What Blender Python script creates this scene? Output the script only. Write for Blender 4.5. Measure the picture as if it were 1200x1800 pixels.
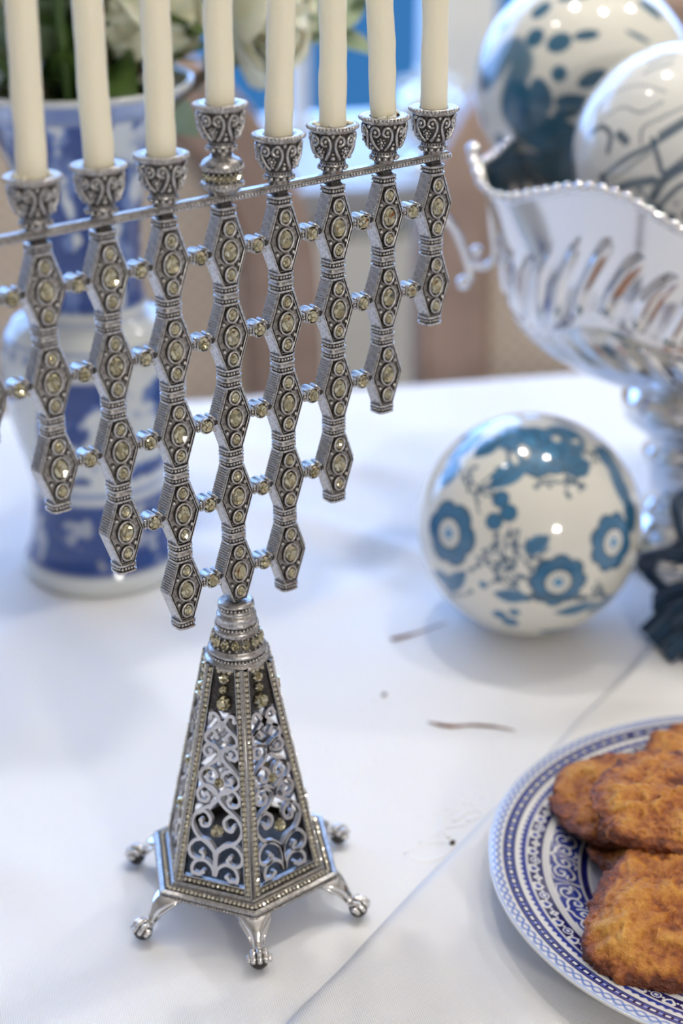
import bpy, math, random
import numpy as np
from mathutils import Vector, Matrix, noise as mnoise

for o in list(bpy.data.objects): bpy.data.objects.remove(o)
scene = bpy.context.scene
COL = scene.collection
PI = math.pi

# ------------------------------------------------------------------ camera
YAW, PITCH, ROLL = math.radians(39.325), math.radians(-24.703), math.radians(-0.112)
CAM = Vector((-0.28585, -0.40456, 0.37764))
FPX = 2939.7
FW = Vector((math.sin(YAW) * math.cos(PITCH), math.cos(YAW) * math.cos(PITCH), math.sin(PITCH)))
_r = FW.cross(Vector((0, 0, 1))).normalized(); _u = _r.cross(FW)
RT = math.cos(ROLL) * _r + math.sin(ROLL) * _u
UP = -math.sin(ROLL) * _r + math.cos(ROLL) * _u
cd = bpy.data.cameras.new('camera'); cam = bpy.data.objects.new('camera', cd); COL.objects.link(cam)
M = Matrix.Identity(4)
for i in range(3):
    M[i][0], M[i][1], M[i][2], M[i][3] = RT[i], UP[i], -FW[i], CAM[i]
cam.matrix_world = M
cd.sensor_fit = 'VERTICAL'; cd.sensor_height = 36.0; cd.sensor_width = 24.0
cd.lens = FPX / 1800 * 36.0
cd.clip_start = 0.02; cd.clip_end = 60
cd.dof.use_dof = True; cd.dof.focus_distance = 0.534; cd.dof.aperture_fstop = 6.4; cd.dof.aperture_blades = 0
scene.camera = cam

def ray(x, y): return FW + RT * ((x - 600) / FPX) + UP * ((900 - y) / FPX)
def atz(x, y, z=0.0):
    d = ray(x, y); return CAM + d * ((z - CAM.z) / d.z)
def atw(x, y, w): return CAM + ray(x, y) * w

# room axes: A runs along the far table edge to the right, B away from the camera
TH = math.radians(-28.0)
A = Vector((math.cos(TH), math.sin(TH), 0)); B = Vector((-math.sin(TH), math.cos(TH), 0))
def ab(a, b, z=0.0): return A * a + B * b + Vector((0, 0, z))
ROOM = Matrix.Rotation(TH, 4, 'Z')

# ------------------------------------------------------------------ world, lamps, exposure
vs = scene.view_settings
vs.view_transform = 'Standard'; vs.look = 'None'; vs.gamma = 1.0; vs.use_curve_mapping = False
vs.exposure = -0.02
W = bpy.data.worlds.new('dusk_sky'); scene.world = W; W.use_nodes = True
wn = W.node_tree; wn.nodes.clear()
wo = wn.nodes.new('ShaderNodeOutputWorld'); wb = wn.nodes.new('ShaderNodeBackground')
tc = wn.nodes.new('ShaderNodeTexCoord'); sx = wn.nodes.new('ShaderNodeSeparateXYZ')
rp = wn.nodes.new('ShaderNodeValToRGB')
mr = wn.nodes.new('ShaderNodeMapRange'); mr.inputs[1].default_value = -1; mr.inputs[2].default_value = 1
wn.links.new(tc.outputs['Generated'], sx.inputs[0]); wn.links.new(sx.outputs[2], mr.inputs[0]); wn.links.new(mr.outputs[0], rp.inputs[0])
e = rp.color_ramp.elements
e[0].position = 0.0; e[0].color = (0.0050, 0.021, 0.052, 1)
e[1].position = 1.0; e[1].color = (0.29, 0.52, 1.0, 1)
k = e.new(0.46); k.color = (0.0060, 0.026, 0.066, 1)
k = e.new(0.52); k.color = (0.25, 0.47, 1.0, 1)
wn.links.new(rp.outputs[0], wb.inputs[0]); wb.inputs[1].default_value = 7.4
# the sky is brighter than the dusk ground
wn.links.new(wb.outputs[0], wo.inputs[0])

def lamp(name, loc, watts, radius, col):
    l = bpy.data.lights.new(name, 'POINT'); l.energy = watts; l.color = col; l.shadow_soft_size = radius
    o = bpy.data.objects.new(name, l); o.location = loc; COL.objects.link(o); return o
WARM = (1.0, 0.955, 0.88)
for p, wt in (((-0.16, 0.46, 1.30), 2.6), ((0.31, 0.40, 1.30), 14.0), ((0.52, 0.02, 1.32), 9.5), ((1.10, 0.0, 1.30), 12.5)):
    lamp('pendant_bulb', p, wt, 0.028, WARM)
lamp('floor_lamp_bulb', (-0.35, -1.75, 0.72), 34.0, 0.07, (1.0, 0.965, 0.90))

# windows in the far wall: daylight enters as bluish area light in the plane of the panes
WALL_B = 1.70
def window_light(a0, a1, z0, z1, watts, portal=False):
    l = bpy.data.lights.new('window_daylight', 'AREA'); l.shape = 'RECTANGLE'
    l.size = a1 - a0; l.size_y = z1 - z0; l.energy = watts; l.color = (0.42, 0.62, 1.0)
    o = bpy.data.objects.new('window_daylight', l); COL.objects.link(o)
    o.matrix_world = ROOM @ Matrix.Translation(((a0 + a1) / 2, WALL_B + 0.03, (z0 + z1) / 2)) @ Matrix.Rotation(-PI / 2, 4, 'X')
    l.cycles.is_portal = portal
    return o

# ------------------------------------------------------------------ materials
def mat(name, color=(0.8, 0.8, 0.8), rough=0.5, metal=0.0, bump=None, var=None, **kw):
    """bump=(scale, strength, distance); var=(scale, colour2, lo, hi)"""
    m = bpy.data.materials.new(name); m.use_nodes = True
    nt = m.node_tree; b = nt.nodes['Principled BSDF']
    b.inputs['Base Color'].default_value = (*color, 1); b.inputs['Roughness'].default_value = rough; b.inputs['Metallic'].default_value = metal
    for k_, v in kw.items(): b.inputs[k_].default_value = v
    co = nt.nodes.new('ShaderNodeTexCoord')
    if var:
        n = nt.nodes.new('ShaderNodeTexNoise'); n.inputs['Scale'].default_value = var[0]; n.inputs['Detail'].default_value = 5
        r = nt.nodes.new('ShaderNodeValToRGB'); r.color_ramp.elements[0].position = var[2]; r.color_ramp.elements[1].position = var[3]
        r.color_ramp.elements[0].color = (*color, 1); r.color_ramp.elements[1].color = (*var[1], 1)
        nt.links.new(co.outputs['Object'], n.inputs['Vector']); nt.links.new(n.outputs[0], r.inputs[0]); nt.links.new(r.outputs[0], b.inputs['Base Color'])
    if bump:
        n = nt.nodes.new('ShaderNodeTexNoise'); n.inputs['Scale'].default_value = bump[0]; n.inputs['Detail'].default_value = 3
        bp = nt.nodes.new('ShaderNodeBump'); bp.inputs['Strength'].default_value = bump[1]; bp.inputs['Distance'].default_value = bump[2]
        nt.links.new(co.outputs['Object'], n.inputs['Vector']); nt.links.new(n.outputs[0], bp.inputs['Height']); nt.links.new(bp.outputs[0], b.inputs['Normal'])
    return m
def paint_mat(name, rough=0.12, **kw):
    m = mat(name, (0.8, 0.8, 0.8), rough, **kw); nt = m.node_tree
    at = nt.nodes.new('ShaderNodeAttribute'); at.attribute_name = 'paint'
    nt.links.new(at.outputs['Color'], nt.nodes['Principled BSDF'].inputs['Base Color']); return m

SILVER = mat('antique_silver', (0.52, 0.50, 0.48), 0.30, 1.0, bump=(2600, 0.35, 0.0002), var=(900, (0.34, 0.32, 0.305), 0.42, 0.62))
PATINA = mat('blackened_silver', (0.045, 0.042, 0.039), 0.42, 0.8, bump=(2500, 0.4, 0.0002), var=(1500, (0.11, 0.10, 0.095), 0.45, 0.65))
FACE = mat('grey_cast_silver', (0.42, 0.39, 0.365), 0.42, 0.95, bump=(3800, 0.7, 0.0003), var=(1300, (0.22, 0.20, 0.185), 0.40, 0.62))
FILI = mat('brushed_filigree_silver', (0.62, 0.60, 0.60), 0.36, 0.95, bump=(3000, 0.25, 0.0002))
GEM = mat('smoky_crystal', (0.42, 0.38, 0.25), 0.05, 0.92, **{'Coat Weight': 1.0, 'Coat Roughness': 0.01, 'IOR': 1.8, 'Specular IOR Level': 0.9})
CRYST = mat('small_smoky_crystal', (0.68, 0.64, 0.54), 0.12, 0.8, **{'Coat Weight': 1.0, 'Coat Roughness': 0.02})
POLISH = mat('polished_silver', (0.80, 0.79, 0.78), 0.10, 1.0)
POLISH2 = mat('embossed_silver', (0.70, 0.685, 0.67), 0.12, 1.0)
WAX = mat('ivory_wax', (0.83, 0.765, 0.58), 0.42, 0.0, bump=(260, 0.25, 0.0006), **{'Subsurface Weight': 0.35, 'Subsurface Scale': 0.003, 'Subsurface Radius': (1.0, 0.8, 0.5)})
GLAZE = paint_mat('painted_porcelain', 0.09, **{'Coat Weight': 0.5, 'Coat Roughness': 0.03})
GLAZE_V = paint_mat('vase_glaze', 0.13, **{'Coat Weight': 0.3, 'Coat Roughness': 0.05})
GLAZE_P = paint_mat('plate_glaze', 0.14, **{'Coat Weight': 0.4, 'Coat Roughness': 0.05})
WOOD = mat('limed_brown_wood', (0.36, 0.25, 0.185), 0.45, 0.0, var=(14, (0.28, 0.19, 0.135), 0.4, 0.65))
CREAM = mat('cream_paint', (0.86, 0.83, 0.73), 0.5)
OATM = mat('pale_grey_worktop', (0.42, 0.41, 0.40), 0.5)
WHITE = mat('white_trim_paint', (0.80, 0.80, 0.79), 0.4)
WALLM = mat('warm_wall_paint', (0.70, 0.66, 0.60), 0.8)
CEIL = mat('ceiling_paint', (0.75, 0.72, 0.67), 0.9)
FLOORM = mat('brown_floor_wood', (0.20, 0.13, 0.085), 0.4, var=(6, (0.14, 0.09, 0.06), 0.4, 0.6))
TEAL = mat('teal_velvet', (0.004, 0.026, 0.062), 0.75, 0.0, var=(120, (0.008, 0.045, 0.095), 0.4, 0.65), **{'Sheen Weight': 0.35, 'Sheen Roughness': 0.4})
PETAL = mat('cream_petal', (0.78, 0.76, 0.58), 0.55, 0.0, var=(40, (0.72, 0.68, 0.44), 0.45, 0.7), **{'Subsurface Weight': 0.3, 'Subsurface Scale': 0.004})
LEAF = mat('green_leaf', (0.055, 0.11, 0.022), 0.45, 0.0, var=(60, (0.12, 0.19, 0.04), 0.4, 0.65))
LEAF2 = mat('grey_green_leaf', (0.22, 0.29, 0.17), 0.5, 0.0, var=(60, (0.17, 0.22, 0.12), 0.4, 0.65))
STEM = mat('brown_stem', (0.07, 0.045, 0.02), 0.6)
TWIG = mat('dried_twig', (0.27, 0.095, 0.035), 0.7, var=(500, (0.10, 0.06, 0.05), 0.4, 0.6))
CRUMB = mat('dark_crumb', (0.04, 0.02, 0.012), 0.7)
GLASS = mat('window_glass', (1, 1, 1), 0.0, 0.0, **{'Transmission Weight': 1.0, 'IOR': 1.01})

def linen(name, color):
    m = mat(name, color, 0.85, **{'Sheen Weight': 0.15}); nt = m.node_tree; b = nt.nodes['Principled BSDF']
    co = nt.nodes.new('ShaderNodeTexCoord'); hs = []
    for rot in (math.radians(24), math.radians(114)):
        mp = nt.nodes.new('ShaderNodeMapping'); mp.inputs['Rotation'].default_value = (0, 0, rot)
        nt.links.new(co.outputs['Object'], mp.inputs[0])
        w = nt.nodes.new('ShaderNodeTexWave'); w.inputs['Scale'].default_value = 420; w.inputs['Distortion'].default_value = 3.0
        w.inputs['Detail'].default_value = 2; w.inputs['Detail Scale'].default_value = 0.6
        nt.links.new(mp.outputs[0], w.inputs[0]); hs.append(w)
    ad = nt.nodes.new('ShaderNodeMath'); nt.links.new(hs[0].outputs['Fac'], ad.inputs[0]); nt.links.new(hs[1].outputs['Fac'], ad.inputs[1])
    bp = nt.nodes.new('ShaderNodeBump'); bp.inputs['Strength'].default_value = 0.5; bp.inputs['Distance'].default_value = 0.00025
    nt.links.new(ad.outputs[0], bp.inputs['Height']); nt.links.new(bp.outputs[0], b.inputs['Normal'])
    return m
LINEN = linen('white_linen', (0.84, 0.84, 0.845))
LINEN2 = linen('ivory_linen', (0.80, 0.785, 0.765))
THREAD = mat('white_thread', (0.85, 0.85, 0.85), 0.6)

def latke_mat():
    m = mat('fried_potato', (0.5, 0.2, 0.04), 0.42, **{'Subsurface Weight': 0.12, 'Subsurface Scale': 0.003, 'Subsurface Radius': (1, .5, .2), 'Specular IOR Level': 0.55})
    nt = m.node_tree; b = nt.nodes['Principled BSDF']; co = nt.nodes.new('ShaderNodeTexCoord')
    def nz(s, d=6, rough=0.6):
        n = nt.nodes.new('ShaderNodeTexNoise'); n.inputs['Scale'].default_value = s; n.inputs['Detail'].default_value = d; n.inputs['Roughness'].default_value = rough
        nt.links.new(co.outputs['Object'], n.inputs['Vector']); return n
    n1 = nz(70); n2 = nz(330, 4, 0.7); n3 = nz(900, 3, 0.7)
    r = nt.nodes.new('ShaderNodeValToRGB'); el = r.color_ramp.elements
    el[0].position = 0.32; el[0].color = (0.13, 0.026, 0.005, 1); el[1].position = 0.74; el[1].color = (0.66, 0.34, 0.06, 1)
    q = el.new(0.44); q.color = (0.33, 0.090, 0.012, 1); q = el.new(0.56); q.color = (0.52, 0.20, 0.024, 1)
    at = nt.nodes.new('ShaderNodeAttribute'); at.attribute_name = 'paint'          # crust browning: darker rim, paler middle
    sp = nt.nodes.new('ShaderNodeSeparateColor'); nt.links.new(at.outputs['Color'], sp.inputs[0])
    def mth(op, a_, b_):
        n = nt.nodes.new('ShaderNodeMath'); n.operation = op
        for i, v in enumerate((a_, b_)):
            if isinstance(v, (int, float)): n.inputs[i].default_value = v
            else: nt.links.new(v, n.inputs[i])
        return n.outputs[0]
    h = mth('ADD', mth('MULTIPLY', n1.outputs[0], 0.34), mth('MULTIPLY', n2.outputs[0], 0.58))
    h = mth('ADD', h, mth('MULTIPLY', mth('SUBTRACT', sp.outputs[0], 0.5), 0.42))
    nt.links.new(h, r.inputs[0]); nt.links.new(r.outputs[0], b.inputs['Base Color'])
    bh = mth('ADD', mth('MULTIPLY', n2.outputs[0], 0.7), mth('MULTIPLY', n3.outputs[0], 0.3))
    bp = nt.nodes.new('ShaderNodeBump'); bp.inputs['Strength'].default_value = 1.0; bp.inputs['Distance'].default_value = 0.0018
    nt.links.new(bh, bp.inputs['Height']); nt.links.new(bp.outputs[0], b.inputs['Normal'])
    return m
LATKE = latke_mat()

def cane_mat():
    m = mat('woven_cane', (0.50, 0.40, 0.29), 0.6); nt = m.node_tree; b = nt.nodes['Principled BSDF']
    co = nt.nodes.new('ShaderNodeTexCoord'); ck = nt.nodes.new('ShaderNodeTexChecker'); ck.inputs['Scale'].default_value = 130
    ck.inputs['Color1'].default_value = (0.56, 0.47, 0.36, 1); ck.inputs['Color2'].default_value = (0.40, 0.31, 0.22, 1)
    nt.links.new(co.outputs['Object'], ck.inputs[0]); nt.links.new(ck.outputs[0], b.inputs['Base Color']); return m
CANE = cane_mat()

# ------------------------------------------------------------------ mesh builder
class MB:
    def __init__(s): s.v = []; s.f = []; s.m = []; s.sm = []; s.n = 0
    def add(s, verts, faces, m=0, smooth=True):
        o = s.n; verts = [tuple(map(float, p)) for p in verts]; s.v += verts; s.n += len(verts)
        for k_, f in enumerate(faces):
            s.f.append(tuple(i + o for i in f)); s.m.append(m if isinstance(m, int) else m[k_]); s.sm.append(smooth)
        return s
    def loft(s, loops, m=0, smooth=True, cap0=False, cap1=False, closed=True, mats=None):
        n = len(loops[0]); vv = [p for l in loops for p in l]; ff = []; mm = []
        for j in range(len(loops) - 1):
            for i in range(n if closed else n - 1):
                k_ = (i + 1) % n; ff.append((j * n + i, j * n + k_, (j + 1) * n + k_, (j + 1) * n + i)); mm.append(mats[j] if mats else m)
        if cap0: ff.append(tuple(range(n - 1, -1, -1))); mm.append(mats[0] if mats else m)
        if cap1: b_ = (len(loops) - 1) * n; ff.append(tuple(range(b_, b_ + n))); mm.append(mats[-1] if mats else m)
        return s.add(vv, ff, mm, smooth)
    def lathe(s, prof, n=32, c=(0, 0, 0), m=0, mats=None, smooth=True, sy=1.0, cap0=False, cap1=False):
        loops = [[(c[0] + r * math.cos(2 * PI * i / n), c[1] + sy * r * math.sin(2 * PI * i / n), c[2] + z) for i in range(n)] for r, z in prof]
        return s.loft(loops, m, smooth, cap0, cap1, True, mats)
    def sphere(s, c, r, nu=8, nv=5, m=0, sc=(1, 1, 1)):
        vv = [(c[0], c[1], c[2] + r * sc[2])]; ff = []
        for j in range(1, nv):
            t = PI * j / nv
            for i in range(nu):
                p = 2 * PI * i / nu
                vv.append((c[0] + r * sc[0] * math.sin(t) * math.cos(p), c[1] + r * sc[1] * math.sin(t) * math.sin(p), c[2] + r * sc[2] * math.cos(t)))
        vv.append((c[0], c[1], c[2] - r * sc[2])); L = len(vv) - 1
        for i in range(nu):
            k_ = (i + 1) % nu; ff.append((0, 1 + i, 1 + k_)); b_ = 1 + (nv - 2) * nu; ff.append((L, b_ + k_, b_ + i))
            for j in range(nv - 2): ff.append((1 + j * nu + i, 1 + (j + 1) * nu + i, 1 + (j + 1) * nu + k_, 1 + j * nu + k_))
        return s.add(vv, ff, m)
    def box(s, c, d, m=0, R=None):
        x, y, z = d[0] / 2, d[1] / 2, d[2] / 2
        vv = [Vector((i * x, j * y, k_ * z)) for i in (-1, 1) for j in (-1, 1) for k_ in (-1, 1)]
        if R is not None: vv = [R @ p for p in vv]
        vv = [p + Vector(c) for p in vv]
        return s.add(vv, [(0, 1, 3, 2), (4, 6, 7, 5), (0, 4, 5, 1), (2, 3, 7, 6), (0, 2, 6, 4), (1, 5, 7, 3)], m, False)
    def tube(s, pts, rad, n=8, m=0, closed=False, cap=True, flat=None):
        pts = [Vector(p) for p in pts]; N = len(pts); loops = []
        rr = rad if hasattr(rad, '__len__') else [rad] * N
        ref = Vector((0, 0, 1)); prev = None
        for i, p in enumerate(pts):
            t = (pts[(i + 1) % N] - pts[i - 1]) if closed else (pts[min(i + 1, N - 1)] - pts[max(i - 1, 0)])
            t.normalize()
            if prev is None: a_ = t.cross(ref if abs(t.z) < 0.9 else Vector((1, 0, 0))).normalized()
            else: a_ = (prev - t * prev.dot(t)).normalized()
            prev = a_; b_ = t.cross(a_)
            fl = flat if flat else (1, 1)
            loops.append([p + (a_ * math.cos(2 * PI * k_ / n) * fl[0] + b_ * math.sin(2 * PI * k_ / n) * fl[1]) * rr[i] for k_ in range(n)])
        if closed: loops.append(loops[0])
        return s.loft(loops, m, True, cap and not closed, cap and not closed)
    def gem(s, c, rx, rz, m=0, n=8, h=0.35, seed=1, R=None):
        """brilliant: sloping crown facets round a table whose inner facets sink to a point; faces -y"""
        rnd = random.Random(seed); c = Vector(c); hh = h * min(rx, rz)
        def P(a_, k_, y): return Vector((math.cos(a_) * rx * k_, y, math.sin(a_) * rz * k_))
        vv = [P(2 * PI * i / n, 1.0, 0) for i in range(n)]
        vv += [P(2 * PI * (i + .5) / n, 0.72, -hh * (1 + .2 * rnd.uniform(-1, 1))) for i in range(n)]
        vv += [P(2 * PI * i / n + rnd.uniform(-.2, .2), 0.38, -hh * (.45 + .45 * rnd.uniform(-1, 1))) for i in range(n)]
        vv.append(Vector((rnd.uniform(-.12, .12) * rx, -hh * rnd.uniform(-.25, .35), rnd.uniform(-.12, .12) * rz)))
        ff = []
        for i in range(n):
            k_ = (i + 1) % n
            ff += [(i, k_, n + i), (k_, n + k_, n + i), (n + i, n + k_, 2 * n + k_), (n + i, 2 * n + k_, 2 * n + i), (2 * n + i, 2 * n + k_, 3 * n)]
        if R is not None: vv = [R @ p for p in vv]
        return s.add([p + c for p in vv], ff, m, False)
    def ring(s, c, rx, rz, t, n=20, nt=6, m=0, R=None):
        loops = []
        for i in range(n + 1):
            a_ = 2 * PI * i / n; ca, sa = math.cos(a_), math.sin(a_); l = []
            for k_ in range(nt):
                q = 2 * PI * k_ / nt; p = Vector(((rx + t * math.cos(q)) * ca, t * math.sin(q), (rz + t * math.cos(q)) * sa))
                l.append((R @ p if R is not None else p) + Vector(c))
            loops.append(l)
        return s.loft(loops, m)
    def ribbon(s, pts, w, t, to3, m=0):
        """flat strip of width w and thickness t along a 2-D polyline; to3(x, y, depth) lifts it"""
        n = len(pts); loops = []
        for i, (x, y) in enumerate(pts):
            ax, ay = pts[max(i - 1, 0)]; bx, by = pts[min(i + 1, n - 1)]; L = math.hypot(bx - ax, by - ay) or 1
            nx, ny = -(by - ay) / L * w / 2, (bx - ax) / L * w / 2
            loops.append([to3(x + nx, y + ny, 0), to3(x - nx, y - ny, 0), to3(x - nx, y - ny, t), to3(x + nx, y + ny, t)])
        return s.loft(loops, m, False, True, True)
    def mesh(s, name, mats):
        me = bpy.data.meshes.new(name); me.from_pydata(s.v, [], s.f)
        for q in (mats if isinstance(mats, (list, tuple)) else [mats]): me.materials.append(q)
        me.polygons.foreach_set('material_index', s.m); me.polygons.foreach_set('use_smooth', s.sm); me.update(); return me

def catmull(pts, k=6):
    P = [np.array(p, float) for p in pts]; P = [2 * P[0] - P[1]] + P + [2 * P[-1] - P[-2]]; out = []
    for i in range(1, len(P) - 2):
        for j in range(k):
            t = j / k
            out.append(tuple(0.5 * (2 * P[i] + (P[i + 1] - P[i - 1]) * t + (2 * P[i - 1] - 5 * P[i] + 4 * P[i + 1] - P[i + 2]) * t * t + (3 * P[i] - P[i - 1] - 3 * P[i + 1] + P[i + 2]) * t ** 3)))
    out.append(tuple(P[-2])); return out

def obj(name, me, parent=None, loc=(0, 0, 0), M4=None, **props):
    o = bpy.data.objects.new(name, me); COL.objects.link(o); o.parent = parent
    if M4 is not None: o.matrix_local = M4
    else: o.location = loc
    for k_, v in props.items(): o[k_] = v
    return o
def thing(name, label, cat, loc=(0, 0, 0), rz=0.0, group=None):
    o = obj(name, None, None, loc, label=label, category=cat); o.rotation_euler = (0, 0, rz); o.empty_display_size = 0.02
    if group: o['group'] = group
    return o
def struct(name, me, M4=None, parent=None, **kw):
    o = obj(name, me, parent, M4=M4)
    if parent is None: o['kind'] = 'structure'
    for k_, v in kw.items(): o[k_] = v
    return o
def set_paint(me, rgb):
    a_ = me.color_attributes.new('paint', 'FLOAT_COLOR', 'POINT')
    c = np.ones((len(me.vertices), 4), np.float32); c[:, :3] = rgb; a_.data.foreach_set('color', c.ravel())

# numpy value noise
def _h(i, j, k_, s):
    n = (i * 374761393 + j * 668265263 + k_ * 2147483647 + s * 144665) & 0xffffffff
    n = ((n ^ (n >> 13)) * 1274126177) & 0xffffffff
    return ((n ^ (n >> 16)) & 0xffff) / 65535.0
def vnoise(P, s=0):
    P = np.asarray(P, float); I = np.floor(P).astype(np.int64); F = P - I; F = F * F * (3 - 2 * F); r = 0
    for dx in (0, 1):
        for dy in (0, 1):
            for dz in (0, 1):
                w = (F[..., 0] if dx else 1 - F[..., 0]) * (F[..., 1] if dy else 1 - F[..., 1]) * (F[..., 2] if dz else 1 - F[..., 2])
                r = r + w * _h(I[..., 0] + dx, I[..., 1] + dy, I[..., 2] + dz, s)
    return r
def fbm(P, s=0, o=4):
    P = np.asarray(P, float); r = 0; a_ = 0.5; t = 0
    for k_ in range(o): r = r + a_ * vnoise(P * 2 ** k_ + 17.3 * k_, s + k_); t += a_; a_ *= 0.5
    return r / t
def sstep(a_, b_, x): t = np.clip((x - a_) / (b_ - a_), 0, 1); return t * t * (3 - 2 * t)
def mix(c0, c1, t): return c0 * (1 - t[:, None]) + np.asarray(c1) * t[:, None]

# ================================================================== the room
FLOOR_Z, CEIL_Z = -0.75, 1.80
A0, A1, B0, B1 = -2.6, 2.4, -2.7, WALL_B
def slab(a0, a1, b0, b1, z0, z1, m):
    return MB().box(((a0 + a1) / 2, (b0 + b1) / 2, (z0 + z1) / 2), (a1 - a0, b1 - b0, z1 - z0)).mesh('slab', m)
struct('floor', slab(A0, A1, B0, B1 + .1, FLOOR_Z - .05, FLOOR_Z, FLOORM), ROOM)
struct('ceiling', slab(A0, A1, B0, B1 + .1, CEIL_Z, CEIL_Z + .05, CEIL), ROOM)
struct('wall_left', slab(A0 - .1, A0, B0, B1 + .1, FLOOR_Z, CEIL_Z, WALLM), ROOM)
struct('wall_right', slab(A1, A1 + .1, B0, B1 + .1, FLOOR_Z, CEIL_Z, WALLM), ROOM)
struct('wall_front', slab(A0 - .1, A1 + .1, B0 - .1, B0, FLOOR_Z, CEIL_Z, WALLM), ROOM)
WZ0, WZ1 = -0.09, 1.45
WA0, WA1 = -1.9, 1.9
wb_ = MB()
def wbox(a0, a1, z0, z1): wb_.box(((a0 + a1) / 2, B1 + .05, (z0 + z1) / 2), (a1 - a0, .1, z1 - z0))
wbox(A0 - .1, A1 + .1, FLOOR_Z, WZ0); wbox(A0 - .1, A1 + .1, WZ1, CEIL_Z); wbox(A0 - .1, WA0, WZ0, WZ1); wbox(WA1, A1 + .1, WZ0, WZ1)
struct('wall_back', wb_.mesh('wall_back', CREAM), ROOM)
# window bays with casings between them
posts = [-1.9, -1.28, -0.66, -0.04, 0.542, 1.20, 1.88]
for i in range(len(posts) - 1):
    a0, a1 = posts[i] + .037, posts[i + 1] - .037
    fr = MB(); yb = B1 + .03
    for x in (a0 + .005, a1 - .005): fr.box((x, yb, (WZ0 + WZ1) / 2), (.010, .05, WZ1 - WZ0))
    for z in (WZ0 + .005, WZ1 - .005): fr.box(((a0 + a1) / 2, yb, z), (a1 - a0, .05, .010))
    w_ = struct('window_%d' % (i + 1), fr.mesh('window_frame', WHITE), ROOM)
    xm = 0.325 if i == 3 else (a0 + a1) / 2
    struct('mullion', MB().box((xm, yb, (WZ0 + WZ1) / 2), (.022, .03, WZ1 - WZ0)).mesh('mullion', WHITE), None, w_)
    for z in (0.42, 0.93):
        struct('glazing_bar', MB().box(((a0 + a1) / 2, yb, z), (a1 - a0, .028, .020)).mesh('glazing_bar', WHITE), None, w_)
    for (p0, p1) in ((a0, xm), (xm, a1)):
        for (q0, q1) in ((WZ0, .42), (.42, .93), (.93, WZ1)):
            struct('pane', MB().box(((p0 + p1) / 2, yb + .012, (q0 + q1) / 2), (p1 - p0, .003, q1 - q0)).mesh('pane', GLASS), None, w_)
for i, p in enumerate(posts):
    struct('trim_%d' % (i + 1), MB().box((p, B1 + .02, (WZ0 + WZ1) / 2), (.075, .09, WZ1 - WZ0)).mesh('casing', CREAM), ROOM)
window_light(WA0, WA1, WZ0, WZ1, 10, portal=True)

# white cabinet under the windows
SB_B0, SB_Z = 1.37, -0.088
sbt = thing('sideboard', 'low cream painted sideboard under the windows behind the chairs', 'sideboard', ab(0.1, (SB_B0 + B1) / 2, FLOOR_Z), TH)
obj('body', MB().box((0, 0.01, .315), (2.6, B1 - SB_B0 - .05, .63)).mesh('body', CREAM), sbt)
obj('top', MB().box((0, 0, .646), (2.66, B1 - SB_B0 - .004, .031)).mesh('top', OATM), sbt)
for i in range(4):
    d_ = obj('door', MB().box((0, 0, 0), (.60, .018, .55)).mesh('door', CREAM), sbt, (-.97 + i * .645, -(B1 - SB_B0) / 2 + .024, .32))
    obj('knob', MB().sphere((0, 0, 0), .012).mesh('knob', POLISH), d_, (.25 if i % 2 == 0 else -.25, -.02, .1))

# dining table under the cloth
TB0, TB1, TA0, TA1 = -0.72, 0.500, -1.0, 1.05
tt = thing('dining_table', 'long dining table hidden under the white embroidered tablecloth', 'table', ab((TA0 + TA1) / 2, (TB0 + TB1) / 2, FLOOR_Z), TH)
obj('tabletop', MB().box((0, 0, .727), (TA1 - TA0, TB1 - TB0, .034)).mesh('tabletop', WOOD), tt)
for x in (-.9, .9):
    for y in (-.5, .5):
        obj('leg', MB().lathe([(.030, 0), (.034, .06), (.026, .1), (.040, .5), (.045, .71)], 12, cap0=True, cap1=True).mesh('leg', WOOD), tt, (x, y, 0))

# tablecloth: a grid that lies on the top and drops over the edges, with soft wrinkles
NA, NB = 330, 230
ga = np.linspace(TA0 - .22, TA1 + .22, NA); gb = np.linspace(TB0 - .22, TB1 + .22, NB)
GA, GB = np.meshgrid(ga, gb)
def drop(x, lo, hi):
    e_ = np.maximum(np.maximum(lo - x, x - hi), 0); xx = np.clip(x, lo - .012, hi + .012); return xx, e_
XA, ea = drop(GA, TA0, TA1); XB, eb = drop(GB, TB0, TB1)
Z = -np.hypot(ea, eb) * 0.98
Z = Z + np.where(np.hypot(ea, eb) > .02, 0.004 * np.sin(GA * 30) * 0, 0)
wx = A.x * GA + B.x * GB; wy = A.y * GA + B.y * GB
inside = (np.hypot(ea, eb) < 1e-6)
def fold(x0, y0, x1, y1, h, w):
    """soft ridge between two table points given in the photograph's frame"""
    p, q = atz(x0, y0), atz(x1, y1); d = q - p; L = d.length; d = d / L
    t = (wx - p.x) * d.x + (wy - p.y) * d.y; s = (wx - p.x) * -d.y + (wy - p.y) * d.x
    return h * np.exp(-(s / w) ** 2) * sstep(-.3, .15, t / L) * (1 - sstep(.85, 1.3, t / L))
wr = 0.0016 * (fbm(np.stack([wx * 9, wy * 9, wx * 0], -1), 3, 3) - .5) - 0.0012
wr = wr + fold(470, 900, 735, 985, 0.0070, .010) + fold(0, 1500, 215, 1660, 0.0035, .010) + fold(430, 1770, 600, 1700, 0.0012, .008)  # second ridge stands in for the edge of a shadow, shaped into the cloth
wr = wr + fold(0, 1120, 60, 1300, 0.004, .012) + fold(350, 780, 700, 830, 0.005, .014) + fold(720, 1500, 560, 1700, 0.0012, .006) + fold(560, 1060, 700, 1010, .003, .008)
Z = Z + np.where(inside, np.minimum(wr, 0.0055), 0)
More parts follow.
